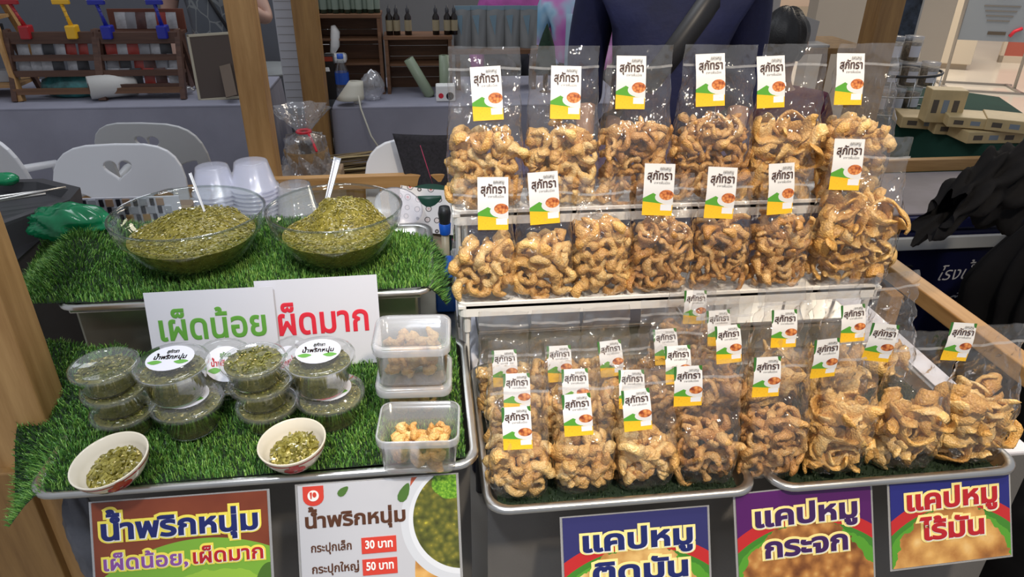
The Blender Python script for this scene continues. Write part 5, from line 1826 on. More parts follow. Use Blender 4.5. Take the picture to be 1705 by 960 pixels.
crumple('plastic_bag', 'clear crumpled bag lying under the sachet racks', 'bag', (P(270, 165, 3.42).x, 3.53, TZ), 0.11, 0.04, 0.025, clear('crumpled_clear_bag', (0.8, 0.8, 0.82), 0.1, 1.0, 0.15, 0.25), 22, amp=0.4)

# pine ladder shelf at the end of that table
c = P(20, 172, 3.40)
t = thing('ladder_shelf', 'pine ladder shelf with black boxes at the table end', 'shelf', (c.x - 0.20, 3.45, TZ))
for yb_, yt_ in ((-0.02, 0.13), (0.30, 0.15)):
    MB().bar((0.23, yb_, 0), (0.12, yt_, 0.62), 0.022, 0.03, (0, 1, 0)).build('stile', M['pine'], t)
    MB().bar((-0.23, yb_, 0), (-0.12, yt_, 0.62), 0.022, 0.03, (0, 1, 0)).build('stile', M['pine'], t)
for z in (0.05, 0.22, 0.33, 0.46):
    MB().box(-0.21 + z * 0.12, 0.21 - z * 0.12, 0.02 + z * 0.1, 0.24 - z * 0.1, z, z + 0.014).build('board', M['pine_x'], t)
bxm = [MB().box(-0.055, 0.055, -0.03, 0.03, 0, 0.075, 0.002).mesh('black_box', mat('black_card', (0.012, 0.012, 0.014), 0.4)), MB().box(-0.05, 0.05, -0.03, 0.03, 0, 0.05, 0.002).mesh('grey_box', mat('grey_card', (0.33, 0.33, 0.34), 0.5))]
for z, lst in ((0.065, ((0.12, 1), (0.0, 1))), (0.235, ((0.11, 0), (-0.01, 0))), (0.345, ((0.09, 1), (-0.03, 0)))):
    for x, k in lst:
        o = link_mesh('product_box', bxm[k], None, (t.location.x + x, 3.45 + 0.11, TZ + z))
        tag(o, '%s product box on the %s board of the pine ladder shelf' % (('black', 'grey')[k], {0.065: 'lowest', 0.235: 'second', 0.345: 'third'}[z]), 'box', 'boxes on the ladder shelf')

# ------------------------------------------------------------------ brown shelf boxes with bottles
def shelf_unit(label, x0, x1, yb, yt, Y, shelves, grp):
    a, b = P(x0, yb, Y), P(x1, yb, Y)
    w = (b - a).x
    h = P(x0, yt, Y).z - (TZ - 0.02)
    t = thing('shelf_unit', label, 'shelf', ((a.x + b.x) / 2, Y, TZ - 0.02), 0, 'brown shelf boxes')
    for sx in (-1, 1): MB().box(sx * w / 2 - 0.008, sx * w / 2 + 0.008, 0, 0.16, 0, h).build('side_panel', M['shelf_wood'], t)
    MB().box(-w / 2 - 0.012, w / 2 + 0.012, -0.004, 0.165, h, h + 0.014).build('top_board', M['shelf_wood'], t)
    for k in range(5): MB().box(-w / 2, w / 2, 0.152, 0.160, h * k / 5 + 0.001, h * (k + 1) / 5 - 0.002).build('back_plank', M['shelf_wood'], t)
    for z in shelves: MB().box(-w / 2 + 0.008, w / 2 - 0.008, 0.03, 0.152, h * z, h * z + 0.010).build('shelf', M['shelf_wood'], t)
    return t, w, h


u1, w1, hh1 = shelf_unit('taller brown shelf box topped with green bottles', 530, 640, 170, 30, 3.55, (0.38, 0.70), '')
u2, w2, hh2 = shelf_unit('lower brown shelf box topped with amber bottles', 650, 752, 172, 66, 3.55, (0.5,), '')
def bottle_meshes(r, h, body, cap, lab):
    return [('body', MB().lathe([(0.001, 0), (r, 0), (r, h * 0.6), (r * 0.45, h * 0.72), (r * 0.4, h * 0.78)], 14).mesh('body', body, True)),
            ('cap', MB().lathe([(r * 0.55, h * 0.74), (r * 0.55, h * 0.86), (r * 0.25, h * 0.9), (r * 0.2, h), (0.001, h)], 12).mesh('cap', cap, True)),
            ('label_band', MB().lathe([(r * 1.03, h * 0.14), (r * 1.03, h * 0.5)], 14).mesh('label_band', lab, True))]
gbm = bottle_meshes(0.0155, 0.125, mat('green_glass', (0.03, 0.06, 0.04), 0.15), mat('white_cap', (0.6, 0.62, 0.62), 0.35), mat('pale_green_label', (0.22, 0.28, 0.23), 0.5))
abm = bottle_meshes(0.0165, 0.135, mat('amber_dark_glass', (0.012, 0.008, 0.006), 0.15), mat('black_dropper', (0.03, 0.03, 0.035), 0.35), mat('tan_label', (0.32, 0.27, 0.17), 0.5))
def bottle(ms, loc, label, grp):
    t = thing('bottle', label, 'bottle', loc, 0, grp)
    for n_, me_ in ms: link_mesh(n_, me_, t)
for k in range(12):
    bottle(gbm, (u1.location.x - w1 / 2 + 0.012 + k * (w1 - 0.02) / 11, 3.60 + 0.02 * (k % 2), u1.location.z + hh1 + 0.0145), 'white capped green bottle in the row on the taller shelf box', 'green bottles on the taller shelf box')
for k, dx in enumerate((0.018, 0.052, 0.106)):
    bottle(abm, (u2.location.x - w2 / 2 + dx, 3.60, u2.location.z + hh2 + 0.0145), 'amber dropper bottle in the trio next to the green bottles', 'amber bottles by the green bottles')
for k, dx in enumerate((0.238, 0.292, 0.325)):
    bottle(abm, (u2.location.x - w2 / 2 + dx, 3.60, u2.location.z + hh2 + 0.0145), 'amber dropper bottle in the trio next to the grey pouches', 'amber bottles by the grey pouches')
TB = TZ - 0.019
c = P(573, 168, 3.45)
t = thing('water_bottle', 'clear water bottle with blue cap before the taller shelf box', 'bottle', (c.x, 3.46, TB))
MB().lathe([(0.001, 0), (0.030, 0), (0.032, 0.01), (0.032, 0.05), (0.029, 0.06), (0.032, 0.07), (0.032, 0.13), (0.014, 0.175), (0.013, 0.19)], 20).build('body', M['cup_plastic'], t, True)
MB().lathe([(0.0325, 0.072), (0.0325, 0.125)], 20).build('label_band', mat('blue_label', (0.02, 0.09, 0.45), 0.4), t, True)
MB().lathe([(0.015, 0.185), (0.015, 0.205), (0.001, 0.206)], 14).build('cap', mat('blue_cap', (0.02, 0.10, 0.5), 0.4), t, True)
c = P(549, 168, 3.5)
t = thing('coffee_box', 'tall black carton beside the clear water bottle', 'box', (c.x, 3.48, TB))
MB().box(-0.042, 0.042, -0.03, 0.03, 0, 0.20, 0.002).build('carton', mat('black_carton', (0.015, 0.014, 0.014), 0.35), t)
MB().box(-0.040, 0.040, -0.0312, -0.030, 0.175, 0.195).build('red_print', mat('red_print_band', (0.30, 0.04, 0.02), 0.4), t)
MB().box(-0.032, -0.006, -0.0312, -0.030, 0.012, 0.040).build('barcode', mat('barcode_white', (0.45, 0.45, 0.45), 0.5), t)
for x in (-0.02, 0.012): MB().lathe([(0.001, 0), (0.011, 0.0), (0.008, 0.018), (0.001, 0.019)], 10, (x, -0.031, 0.13), 1, 0.1).build('printed_cup', M['print_white'], t)
c = P(555, 82, 3.55)
t = thing('hand_scanner', 'white handheld scanner on its cradle on the shelf box', 'scanner', (c.x, 3.59, u1.location.z + hh1 * 0.38 + 0.0105))
MB().box(-0.055, 0.055, -0.028, 0.028, 0, 0.045, 0.014).build('cradle', M['white_plastic'], t)
MB().tube([(-0.01, 0, 0.045), (0.005, 0, 0.08), (0.012, 0, 0.14), (0.005, 0, 0.17)], [0.012, 0.022, 0.022, 0.010], 12).build('handle', M['white_plastic'], t, True)
c = P(595, 165, 3.36)
t = thing('desk_lamp', 'small cream lamp shade on a thin wire at the table edge', 'lamp', (c.x, 3.37, TB))
def shade(u, v):
    a = 2 * math.pi * u
    r = 0.028 + 0.032 * v
    return (r * math.cos(a) - 0.03 * v, r * math.sin(a) * 0.8 - 0.03 * v, 0.10 - 0.075 * v)
s_ = MB().grid(shade, 20, 4, True).build('lamp_shade', mat('cream_shade', (0.52, 0.50, 0.42), 0.6), t, True)
s_.modifiers.new('thickness', 'SOLIDIFY').thickness = 0.004
MB().tube([(0.0, -0.01, 0.09), (0.02, -0.10, 0.0), (0.06, -0.16, -0.11), (0.13, -0.20, -0.22)], 0.004, 6).build('wire', mat('cream_wire', (0.5, 0.48, 0.4), 0.5), t, True)
MB().lathe([(0.001, 0.0), (0.02, 0.0), (0.018, 0.03), (0.001, 0.032)], 14).build('base', M['white_plastic'], t, True)
crumple('plastic_bag', 'clear bag crumpled between the two brown shelf boxes', 'bag', (P(622, 168, 3.43).x, 3.44, TB), 0.055, 0.045, 0.07, clear('crinkled_bag', (0.82, 0.82, 0.84), 0.1, 1.0, 0.15, 0.25), 33, amp=0.4)
for k, (px_, ang, hh) in enumerate(((706, 0.5, 0.2), (741, 0.0, 0.19))):
    c = P(px_, 150, 3.5)
    t = thing('foil_roll', '%s roll of pale green film in the lower shelf box' % ('leaning', 'upright')[k], 'roll', (c.x + (0.03 if k == 0 else 0), 3.49, TB), 0, 'pale green rolls', (0, -ang, 0))
    MB().lathe([(0.010, 0), (0.024, 0), (0.026, 0.01), (0.024, hh), (0.010, hh)], 18).build('roll', mat('pale_green_film', (0.24, 0.29, 0.20), 0.4), t, True)
    MB().lathe([(0.010, 0), (0.010, hh)], 14).build('core', mat('green_core', (0.15, 0.17, 0.12), 0.6), t, True)
c = P(742, 168, 3.42)
t = thing('mug_box', 'white box printed with a red and black mark beside the bags', 'box', (c.x, 3.40, TB))
MB().box(-0.045, 0.045, -0.03, 0.03, 0, 0.075, 0.006).build('carton', M['white_plastic'], t)
MB().lathe([(0.001, 0.0), (0.012, 0.0), (0.012, 0.001), (0.001, 0.001)], 16).build('red_mark', M['ink_red'], t, False, (-0.022, -0.0305, 0.028), (math.pi / 2, 0, 0))
MB().lathe([(0.001, 0.0), (0.018, 0.0), (0.018, 0.001), (0.001, 0.001)], 16).build('black_mark', M['black'], t, False, (0.020, -0.0305, 0.026), (math.pi / 2, 0, 0))
# grey pouches on the riser
rz_ = P(825, 82, 3.62).z
a, b = P(757, 82, 3.62), P(895, 82, 3.62)
t = thing('pouch_riser', 'brown wooden riser under the grey pouches', 'riser', ((a.x + b.x) / 2, 3.66, TB))
MB().box(-(b - a).x / 2 - 0.02, (b - a).x / 2 + 0.02, -0.06, 0.08, rz_ - TB - 0.02, rz_ - TB).build('top_board', M['shelf_wood'], t)
for sx in (-1, 1): MB().box(sx * 0.19 - 0.01, sx * 0.19 + 0.01, -0.05, 0.07, 0, rz_ - TB - 0.02).build('leg', M['shelf_wood'], t)
PM = mat('matte_grey_pouch', (0.24, 0.25, 0.25), 0.32, 0.2)
PB = mat('pale_blue_glossy_pouch', (0.24, 0.36, 0.44), 0.3, 0.2)
pw = (b - a).x / 5
for k in range(5):
    t = thing('grey_pouch', '%s grey stand up pouch counted from the amber bottles' % ORD[k], 'pouch', (a.x + pw * (k + 0.5), 3.66 + 0.01 * (k % 2), rz_ + 0.001), 0, 'grey stand up pouches')
    hh = 0.195
    def pf(u, v, sgn):
        x = (u - 0.5) * pw * 1.02
        return (x, sgn * 0.026 * math.sin(math.pi * u) ** 0.7 * (1 - v) ** 0.8 + sgn * 0.001, v * hh)
    mb = MB().grid(lambda u, v: pf(u, v, -1), 8, 8).grid(lambda u, v: pf(1 - u, v, 1), 8, 8)
    mb.build('pouch', PM, t, True)
    MB().add([(-pw * 0.4, -0.0262, hh * 0.78), (-pw * 0.05, -0.0215, hh * 0.30), (pw * 0.02, -0.0262, hh * 0.80)], [(0, 1, 2)]).build('printed_facet', PB, t)
    MB().box(-pw * 0.5, pw * 0.5, -0.004, 0.004, hh * 0.90, hh).build('top_strip', PB, t)
c = P(906, 80, 3.62)
t = thing('cone_tree', 'small dark green cone ornament beside the grey pouches', 'ornament', (c.x, 3.55, TB))
MB().lathe([(0.001, c.z - TB - 0.10), (0.055, c.z - TB - 0.10), (0.04, c.z - TB + 0.02), (0.02, c.z - TB + 0.08), (0.001, c.z - TB + 0.125)], 14).build('cone', mat('dark_green_felt', (0.01, 0.03, 0.015), 0.9, 0, 0.3, 60), t, True)
MB().lathe([(0.03, 0), (0.012, 0.01), (0.012, c.z - TB - 0.1)], 10).build('stand', M['dark_wood'], t)

# striped paper strip and potted plant in the dark recess
a = P(498, 180, 3.45)
t = thing('paper_banner', 'white striped paper strip hanging beside the pine post', 'banner', (-0.60, 3.45, 0))
MB().box(-0.055, 0.045, 0.0, 0.004, a.z, 2.3).build('sheet', mat('white_strip_paper', (0.42, 0.43, 0.47), 0.6), t)
for k in range(14): MB().box(-0.05, 0.04, -0.001, 0.0, a.z + 0.05 + k * 0.035, a.z + 0.052 + k * 0.035).build('printed_line', M['ink_grey'], t)
MB().box(-0.055, 0.045, -0.006, 0.010, 2.3, 2.33).build('top_bar', M['pine_dark'], t)
MB().box(-0.01, 0.01, -0.004, 0.02, 0, a.z).build('stand_pole', M['charcoal'], t)
rng = random.Random(9)
t = thing('potted_plant', 'dark leafy potted plant in the recess behind the pine post', 'plant', (-0.66, 5.6, 0))
MB().lathe([(0.001, 0), (0.14, 0), (0.18, 0.32), (0.16, 0.32), (0.001, 0.30)], 20).build('pot', M['charcoal'], t, True)
mlf = mat('dark_leaf', (0.01, 0.03, 0.015), 0.5)
for k in range(40):
    an, ln, z0 = rng.uniform(0, 6.28), rng.uniform(0.15, 0.36), rng.uniform(0.3, 1.3)
    d = Vector((math.cos(an), math.sin(an), 0))
    s_ = Vector((-math.sin(an), math.cos(an), 0))
    pts = []
    mb = MB()
    mb.grid(lambda u, v: d * (ln * v) + s_ * (0.045 * math.sin(math.pi * min(1, v * 0.95 + 0.05)) * (u - 0.5) * 2) + Vector((0, 0, z0 + 0.15 * math.sin(v * 2) - 0.1 * v * v)), 2, 5)
    mb.build('leaf', mlf, t, True)
MB().tube([(0, 0, 0.3), (0.02, 0, 0.8), (0, 0.01, 1.4)], 0.012, 8).build('stem', M['dark_wood'], t, True)
t = thing('stool', 'small white round side table with splayed wooden legs in the recess', 'table', (-0.93, 4.45, 0))
MB().lathe([(0.001, 0.70), (0.20, 0.70), (0.21, 0.71), (0.20, 0.72), (0.001, 0.72)], 28).build('top', mat('pale_table_top', (0.40, 0.42, 0.42), 0.4), t, True)
for k in range(3):
    an = 0.5 + k * 2.094
    MB().tube([(0.22 * math.cos(an), 0.22 * math.sin(an), 0), (0.10 * math.cos(an), 0.10 * math.sin(an), 0.70)], 0.014, 8).build('leg', M['pine_dark'], t, True)

# gift basket and palm leaf bundle
c = P(512, 292, 2.62)
t = thing('carton', 'cardboard carton under the wrapped gift basket', 'box', (c.x, 2.66, 0))
MB().box(-0.12, 0.12, -0.10, 0.10, 0, c.z, 0.004).build('box', mat('cardboard', (0.30, 0.21, 0.13), 0.8), t)
MB().box(-0.12, 0.12, -0.02, 0.02, c.z, c.z + 0.001).build('tape', mat('brown_tape', (0.25, 0.17, 0.09), 0.4), t)
t = thing('gift_basket', 'gift basket wrapped in clear film with a red ribbon', 'basket', (c.x, 2.66, c.z + 0.002))
MB().lathe([(0.001, 0), (0.065, 0), (0.082, 0.09), (0.075, 0.09), (0.001, 0.02)], 20).build('basket', mat('brown_wicker', (0.20, 0.12, 0.05), 0.7, 0, 0.3, 90), t, True)
for k, (x, rr_) in enumerate(((-0.03, 0.25), (0.03, -0.2))):
    MB().box(-0.03, 0.03, -0.02, 0.02, 0.03, 0.13).build('kraft_pack', mat('kraft_paper', (0.34, 0.26, 0.16), 0.7), t, False, (x, 0, 0), (0, rr_, 0))
def wrap(u, v):
    a = 2 * math.pi * u
    r = (0.10 - 0.03 * math.sin(v * 3.0)) if v < 0.6 else (0.022 if v < 0.68 else 0.03 + 0.22 * (v - 0.68))
    r *= 1 + 0.12 * math.sin(9 * a + 14 * v)
    return (r * math.cos(a), r * math.sin(a), 0.002 + 0.24 * v)
MB().grid(wrap, 36, 16, True).build('wrapper', clear('cellophane', (0.88, 0.88, 0.9), 0.10, 1.0, 0.08, 0.12, bs=40, bst=0.8, bd=0.01), t, True)
MB().tube([(0.024 * math.cos(a), 0.024 * math.sin(a), 0.154) for a in np.linspace(0, 6.28, 14)], 0.006, 6, False).build('ribbon', M['ink_red'], t, True)
MB().tube([(0.02, -0.025, 0.152), (0.035, -0.04, 0.125), (0.05, -0.075, 0.10)], 0.005, 6).build('ribbon_tail', M['ink_red'], t, True)
c = P(592, 285, 2.95)
t = thing('palm_leaf_bundle', 'bundle of dry palm leaf strips lying beside the white chair', 'bundle', (c.x, 2.98, 0))
MB().box(-0.20, 0.18, -0.08, 0.08, 0, c.z - 0.03, 0.004).build('crate', M['pine_dark'], t)
mst = [mat('dry_leaf_%d' % k, cc, 0.6) for k, cc in enumerate(((0.24, 0.17, 0.08), (0.36, 0.28, 0.14), (0.13, 0.09, 0.04)))]
for k in range(34):
    z = c.z - 0.028 + 0.0030 * k * 0.8
    y = rng.uniform(-0.06, 0.05)
    MB().bar((-0.22 + rng.uniform(-0.02, 0.05), y, z + rng.uniform(-0.01, 0.01)), (0.17 + rng.uniform(-0.03, 0.03), y + rng.uniform(-0.03, 0.03), z + 0.02 + rng.uniform(0, 0.03)), 0.014, 0.002).build('leaf_strip', mst[k % 3], t)

# ------------------------------------------------------------------ green cloth table with jars and boxes
GZ = 0.80
ga, gb_, gc2 = G(1430, 186, GZ), G(1640, 240, GZ), G(1780, 240, GZ)
t = thing('cloth_table', 'dark green cloth covered table carrying jars and beige boxes', 'table', (gb_.x, gb_.y, 0))
poly = [ga - gb_, Vector((0, 0, 0)), gc2 - gb_, gc2 - gb_ + Vector((0.3, 0.75, 0)), ga - gb_ + Vector((0.55, 0.55, 0))]
poly = [(p.x, p.y) for p in poly]
n = 5
MB().add([(x, y, GZ) for x, y in poly] + [(x, y, GZ - 0.02) for x, y in poly], [tuple(range(n)), tuple(range(2 * n - 1, n - 1, -1))] + [(k, k + n, (k + 1) % n + n, (k + 1) % n) for k in range(n)]).build('top', M['green_cloth'], t)
def gsk(u, v):
    k = min(1, int(u * 2))
    f = u * 2 - k
    a, b = poly[k], poly[k + 1]
    w = (1 - v) * 0.02 * math.sin(u * 60)
    return (a[0] + (b[0] - a[0]) * f + w * 0.6, a[1] + (b[1] - a[1]) * f - 0.004 - abs(w), 0.02 + (GZ - 0.03) * v)
MB().grid(gsk, 60, 6).build('cloth_skirt', M['green_cloth'], t, True)
JC = mat('brown_granules', (0.28, 0.22, 0.15), 0.6, 0, 0.7, 90)
jar_parts = [('jar', MB().lathe([(0.001, 0), (0.035, 0), (0.037, 0.004), (0.037, 0.085), (0.034, 0.09)], 18).mesh('jar', M['cup_plastic'], True)),
             ('lid', MB().lathe([(0.037, 0.088), (0.038, 0.1), (0.001, 0.101)], 18).mesh('lid', M['tub_lid'], True)),
             ('contents', MB().lathe([(0.001, 0.003), (0.033, 0.003), (0.034, 0.075), (0.001, 0.078)], 16).mesh('contents', JC, True)),
             ('label_band', MB().grid(lambda u, v: (0.0376 * math.cos(-2.3 + 1.2 * u), 0.0376 * math.sin(-2.3 + 1.2 * u), 0.02 + 0.045 * v), 8, 1).mesh('label_band', M['paper'], True))]
jb = G(1500, 196, GZ)
def jar(x, y, z, lab, grp):
    t = thing('plastic_jar', lab, 'jar', (x, y, z), 0, grp)
    for n_, me_ in jar_parts: link_mesh(n_, me_, t)
jx = jb.x - 0.13
for k in range(4): jar(jx + 0.080 * k, jb.y + 0.09 + 0.012 * k, GZ + 0.001, 'clear jar of brown granules in the bottom layer of the wire basket', 'jars in the bottom basket layer')
for k in range(5): jar(jx + 0.080 * k - 0.03, jb.y + 0.17 - 0.012 * k, GZ + 0.104, 'clear jar of brown granules in the basket layer at the black rim', 'jars at the basket rim')
for k in range(2): jar(jx + 0.11 + 0.085 * k, jb.y + 0.14, GZ + 0.207, 'clear jar of brown granules in the pair standing above the basket rim', 'pair of jars above the basket')
for k in range(2): jar(jx + 0.08 + 0.13 * k, jb.y + 0.21, GZ + 0.001, 'clear jar hidden behind the bottom basket layer', 'jars in the back of the basket')
t = thing('wire_basket', 'black rimmed wire basket holding the clear jars', 'basket', (jb.x + 0.03, jb.y + 0.15, GZ))
def ring(z, m_, r):
    MB().tube([(0.21 * math.cos(a) * 0.9, 0.14 * math.sin(a), z) for a in np.linspace(0, 2 * math.pi, 30)], r, 6, False).build('rim', m_, t, True)
ring(0.165, M['black'], 0.006)
ring(0.08, M['steel'], 0.003)
ring(0.004, M['steel'], 0.003)
for k in range(12):
    a = 2 * math.pi * k / 12
    MB().tube([(0.189 * math.cos(a), 0.14 * math.sin(a), 0.004), (0.189 * math.cos(a), 0.14 * math.sin(a), 0.165)], 0.002, 5).build('wire', M['steel'], t, True)
KB = mat('beige_printed_carton', (0.58, 0.44, 0.22), 0.5, 0, 0.12, 14)
KP = mat('carton_print', (0.10, 0.08, 0.06), 0.5)
KQ = mat('carton_blue_print', (0.22, 0.26, 0.30), 0.5)
def carton(label, x, y, w, d, h, rz, z=GZ + 0.001, rx=0.0):
    g = G(x, y, z)
    t = thing('product_carton', label, 'box', (g.x, g.y, z), 0, 'beige cartons on the green cloth', (rx, 0, rz))
    MB().box(-w / 2, w / 2, 0, d, 0, h, 0.003).build('carton', KB, t)
    for k in range(3):
        MB().box(-w * 0.40 + k * w * 0.28, -w * 0.24 + k * w * 0.28, -0.0006, 0, h * 0.3, h * 0.7).build('printed_mark', (KP, KQ, KP)[k], t)
carton('upright beige carton beside the wire basket of jars', 1568, 205, 0.13, 0.07, 0.125, -0.25, GZ + 0.047)
carton('flat beige carton under the upright one', 1548, 216, 0.22, 0.15, 0.045, -0.35)
carton('flat beige carton next to the one under the upright carton', 1600, 226, 0.20, 0.14, 0.045, -0.30)
carton('wide flat beige carton at the green cloth corner', 1655, 239, 0.22, 0.14, 0.045, -0.05)
carton('flat beige carton lying across two others', 1625, 215, 0.20, 0.14, 0.040, -0.40, GZ + 0.050)
carton('tilted beige carton beside the coat', 1690, 222, 0.20, 0.15, 0.045, -0.55, GZ + 0.05)

# ------------------------------------------------------------------ the walkway beyond
c = G(1556, 113, 0)
t = thing('display_plinth', 'white display plinth standing on the polished floor', 'plinth', (c.x, c.y + 0.3, 0), -0.45)
MB().box(-0.48, 0.48, -0.3, 0.3, 0.06, 0.96, 0.008).build('body', mat('warm_white_plinth', (0.62, 0.55, 0.45), 0.5), t)
MB().box(-0.45, 0.45, -0.27, 0.27, 0, 0.06).build('base', mat('beige_base', (0.42, 0.35, 0.27), 0.5), t)
MB().box(-0.50, 0.50, -0.32, 0.32, 0.96, 0.99, 0.004).build('top', mat('plinth_top', (0.70, 0.66, 0.58), 0.4), t)
for k in range(3):
    g = Vector((c.x - 0.18 + 0.16 * k, c.y + 0.28, 0.991))
    o = crumple('tissue', '%s white tissue bundle on the display plinth' % ORD[k], 'tissue', g, 0.055, 0.05, 0.04 + 0.02 * (k == 1), M['white_plastic'], 40 + k, 'tissues on the plinth', 18, 0.35)
c = G(1628, 147, 0)
t = thing('sign_stand', 'grey metal sign stand with a pale blue sheet on the floor', 'sign stand', (c.x, c.y, 0), -0.35)
GM = mat('grey_stand_metal', (0.36, 0.34, 0.32), 0.4, 0.6)
w_ = 0.33
for sx in (-1, 1):
    MB().tube([(sx * w_, 0, 0.02), (sx * w_, 0.06, 1.9)], 0.016, 8).build('upright', GM, t, True)
    MB().box(sx * w_ - 0.015, sx * w_ + 0.015, -0.22, 0.22, 0, 0.02).build('foot', GM, t)
for y in (-0.21, 0.21): MB().box(-w_ - 0.05, w_ + 0.05, y - 0.012, y + 0.012, 0, 0.02).build('foot_bar', GM, t)
s_ = MB().box(-w_ + 0.02, w_ - 0.02, 0.02, 0.035, 0.46, 1.85).build('sheet', mat('pale_blue_sheet', (0.27, 0.31, 0.36), 0.5), t)
for r_ in (0.21, 0.15):
    MB().tube([(r_ * math.cos(a), 0.012, 1.12 + r_ * 0.9 * math.sin(a)) for a in np.linspace(math.pi, 2 * math.pi, 18)], 0.014, 6).build('printed_beads', KP, s_, True)
for k in range(4): MB().box(-0.16 + 0.02 * k, 0.16 - 0.02 * k, 0.014, 0.0198, 0.78 - k * 0.045, 0.792 - k * 0.045).build('printed_line', M['ink_grey'], s_)
MB().box(-0.06, 0.10, 0.014, 0.0198, 0.52, 0.55).build('printed_line', KP, s_)
MB().tube([(0.14, 0.012, 0.51), (0.17, 0.012, 0.56), (0.23, 0.012, 0.59)], 0.016, 6).build('printed_swoosh', M['ink_red'], s_, True)
c = P(1470, 130, 3.9)
t = thing('rollup_banner', 'white roll up banner with a dark picture behind the jars', 'banner', (c.x, 3.9, 0), -0.5)
MB().box(-0.11, 0.11, 0, 0.006, 0.05, 2.0).build('sheet', mat('banner_white', (0.50, 0.47, 0.42), 0.5), t)
MB().box(-0.05, 0.10, -0.001, 0, 0.93, 1.2).build('printed_picture', mat('dark_picture', (0.03, 0.04, 0.06), 0.4, 0, 0.9, 18), t)
for k in range(3): MB().box(-0.02, 0.07, -0.001, 0, 0.80 - k * 0.04, 0.812 - k * 0.04).build('printed_line', M['ink_grey'], t)
MB().box(-0.12, 0.12, -0.05, 0.06, 0, 0.05).build('base', GM, t)
c = G(1740, 107, 0)
t = thing('red_panel', 'red framed panel by the far wall of the walkway', 'panel', (c.x, c.y, 0), -0.3)
MB().box(-0.5, 0.5, 0, 0.03, 0.08, 1.6).build('panel', mat('dusty_red', (0.40, 0.10, 0.07), 0.6), t)
for x in (-0.5, 0.0, 0.5): MB().box(x - 0.02, x + 0.02, -0.01, 0.04, 0, 1.65).build('frame_post', mat('pale_frame', (0.55, 0.47, 0.38), 0.5), t)
MB().box(-0.52, 0.52, -0.01, 0.04, 0, 0.08).build('frame_rail', mat('pale_frame_rail', (0.55, 0.47, 0.38), 0.5), t)
c = P(1362, 92, 3.15)
t = thing('laptop', 'grey laptop lid raised beside the seated person', 'laptop', (c.x + 0.05, 3.42, c.z + 0.02))
MB().box(-0.085, 0.085, 0, 0.008, 0.0, 0.115, 0.002).build('lid', mat('grey_laptop', (0.34, 0.32, 0.30), 0.4), t, False, None, (-0.25, 0.28, 0.2))
MB().box(-0.085, 0.085, -0.12, 0.0, -0.012, 0.0, 0.002).build('keyboard_base', mat('grey_laptop_base', (0.30, 0.29, 0.28), 0.4), t)
t = thing('side_table', 'small table under the grey laptop', 'table', (c.x + 0.12, 3.47, 0))
MB().box(-0.22, 0.22, -0.18, 0.18, c.z - 0.02, c.z + 0.0075, 0.003).build('top', M['pine_dark'], t)
for sx in (-1, 1):
    for sy in (-1, 1): MB().box(sx * 0.19 - 0.015, sx * 0.19 + 0.015, sy * 0.15 - 0.015, sy * 0.15 + 0.015, 0, c.z - 0.02).build('leg', M['pine_dark'], t)

# ------------------------------------------------------------------ people behind the stall
from mathutils.bvhtree import BVHTree


def skin_mesh(name, joints, edges, m, root=0, sub=2):
    """grow one continuous surface around a skeleton: joints = [(x, y, z, r)]"""
    me = bpy.data.meshes.new(name)
    me.from_pydata([j[:3] for j in joints], edges, [])
    o = bpy.data.objects.new(name, me)
    COL.objects.link(o)
    o.modifiers.new('skin', 'SKIN')
    sd = o.modifiers.new('smooth', 'SUBSURF')
    sd.levels = sd.render_levels = sub
    for i, v in enumerate(me.skin_vertices[0].data):
        v.radius = (joints[i][3], joints[i][3])
        v.use_root = (i == root)
    dg = bpy.context.evaluated_depsgraph_get()
    dg.update()
    out = bpy.data.meshes.new_from_object(o.evaluated_get(dg))
    bpy.data.objects.remove(o)
    bpy.data.meshes.remove(me)
    out.name = name
    out.materials.clear()
    out.materials.append(m)
    out.polygons.foreach_set('use_smooth', [True] * len(out.polygons))
    return out


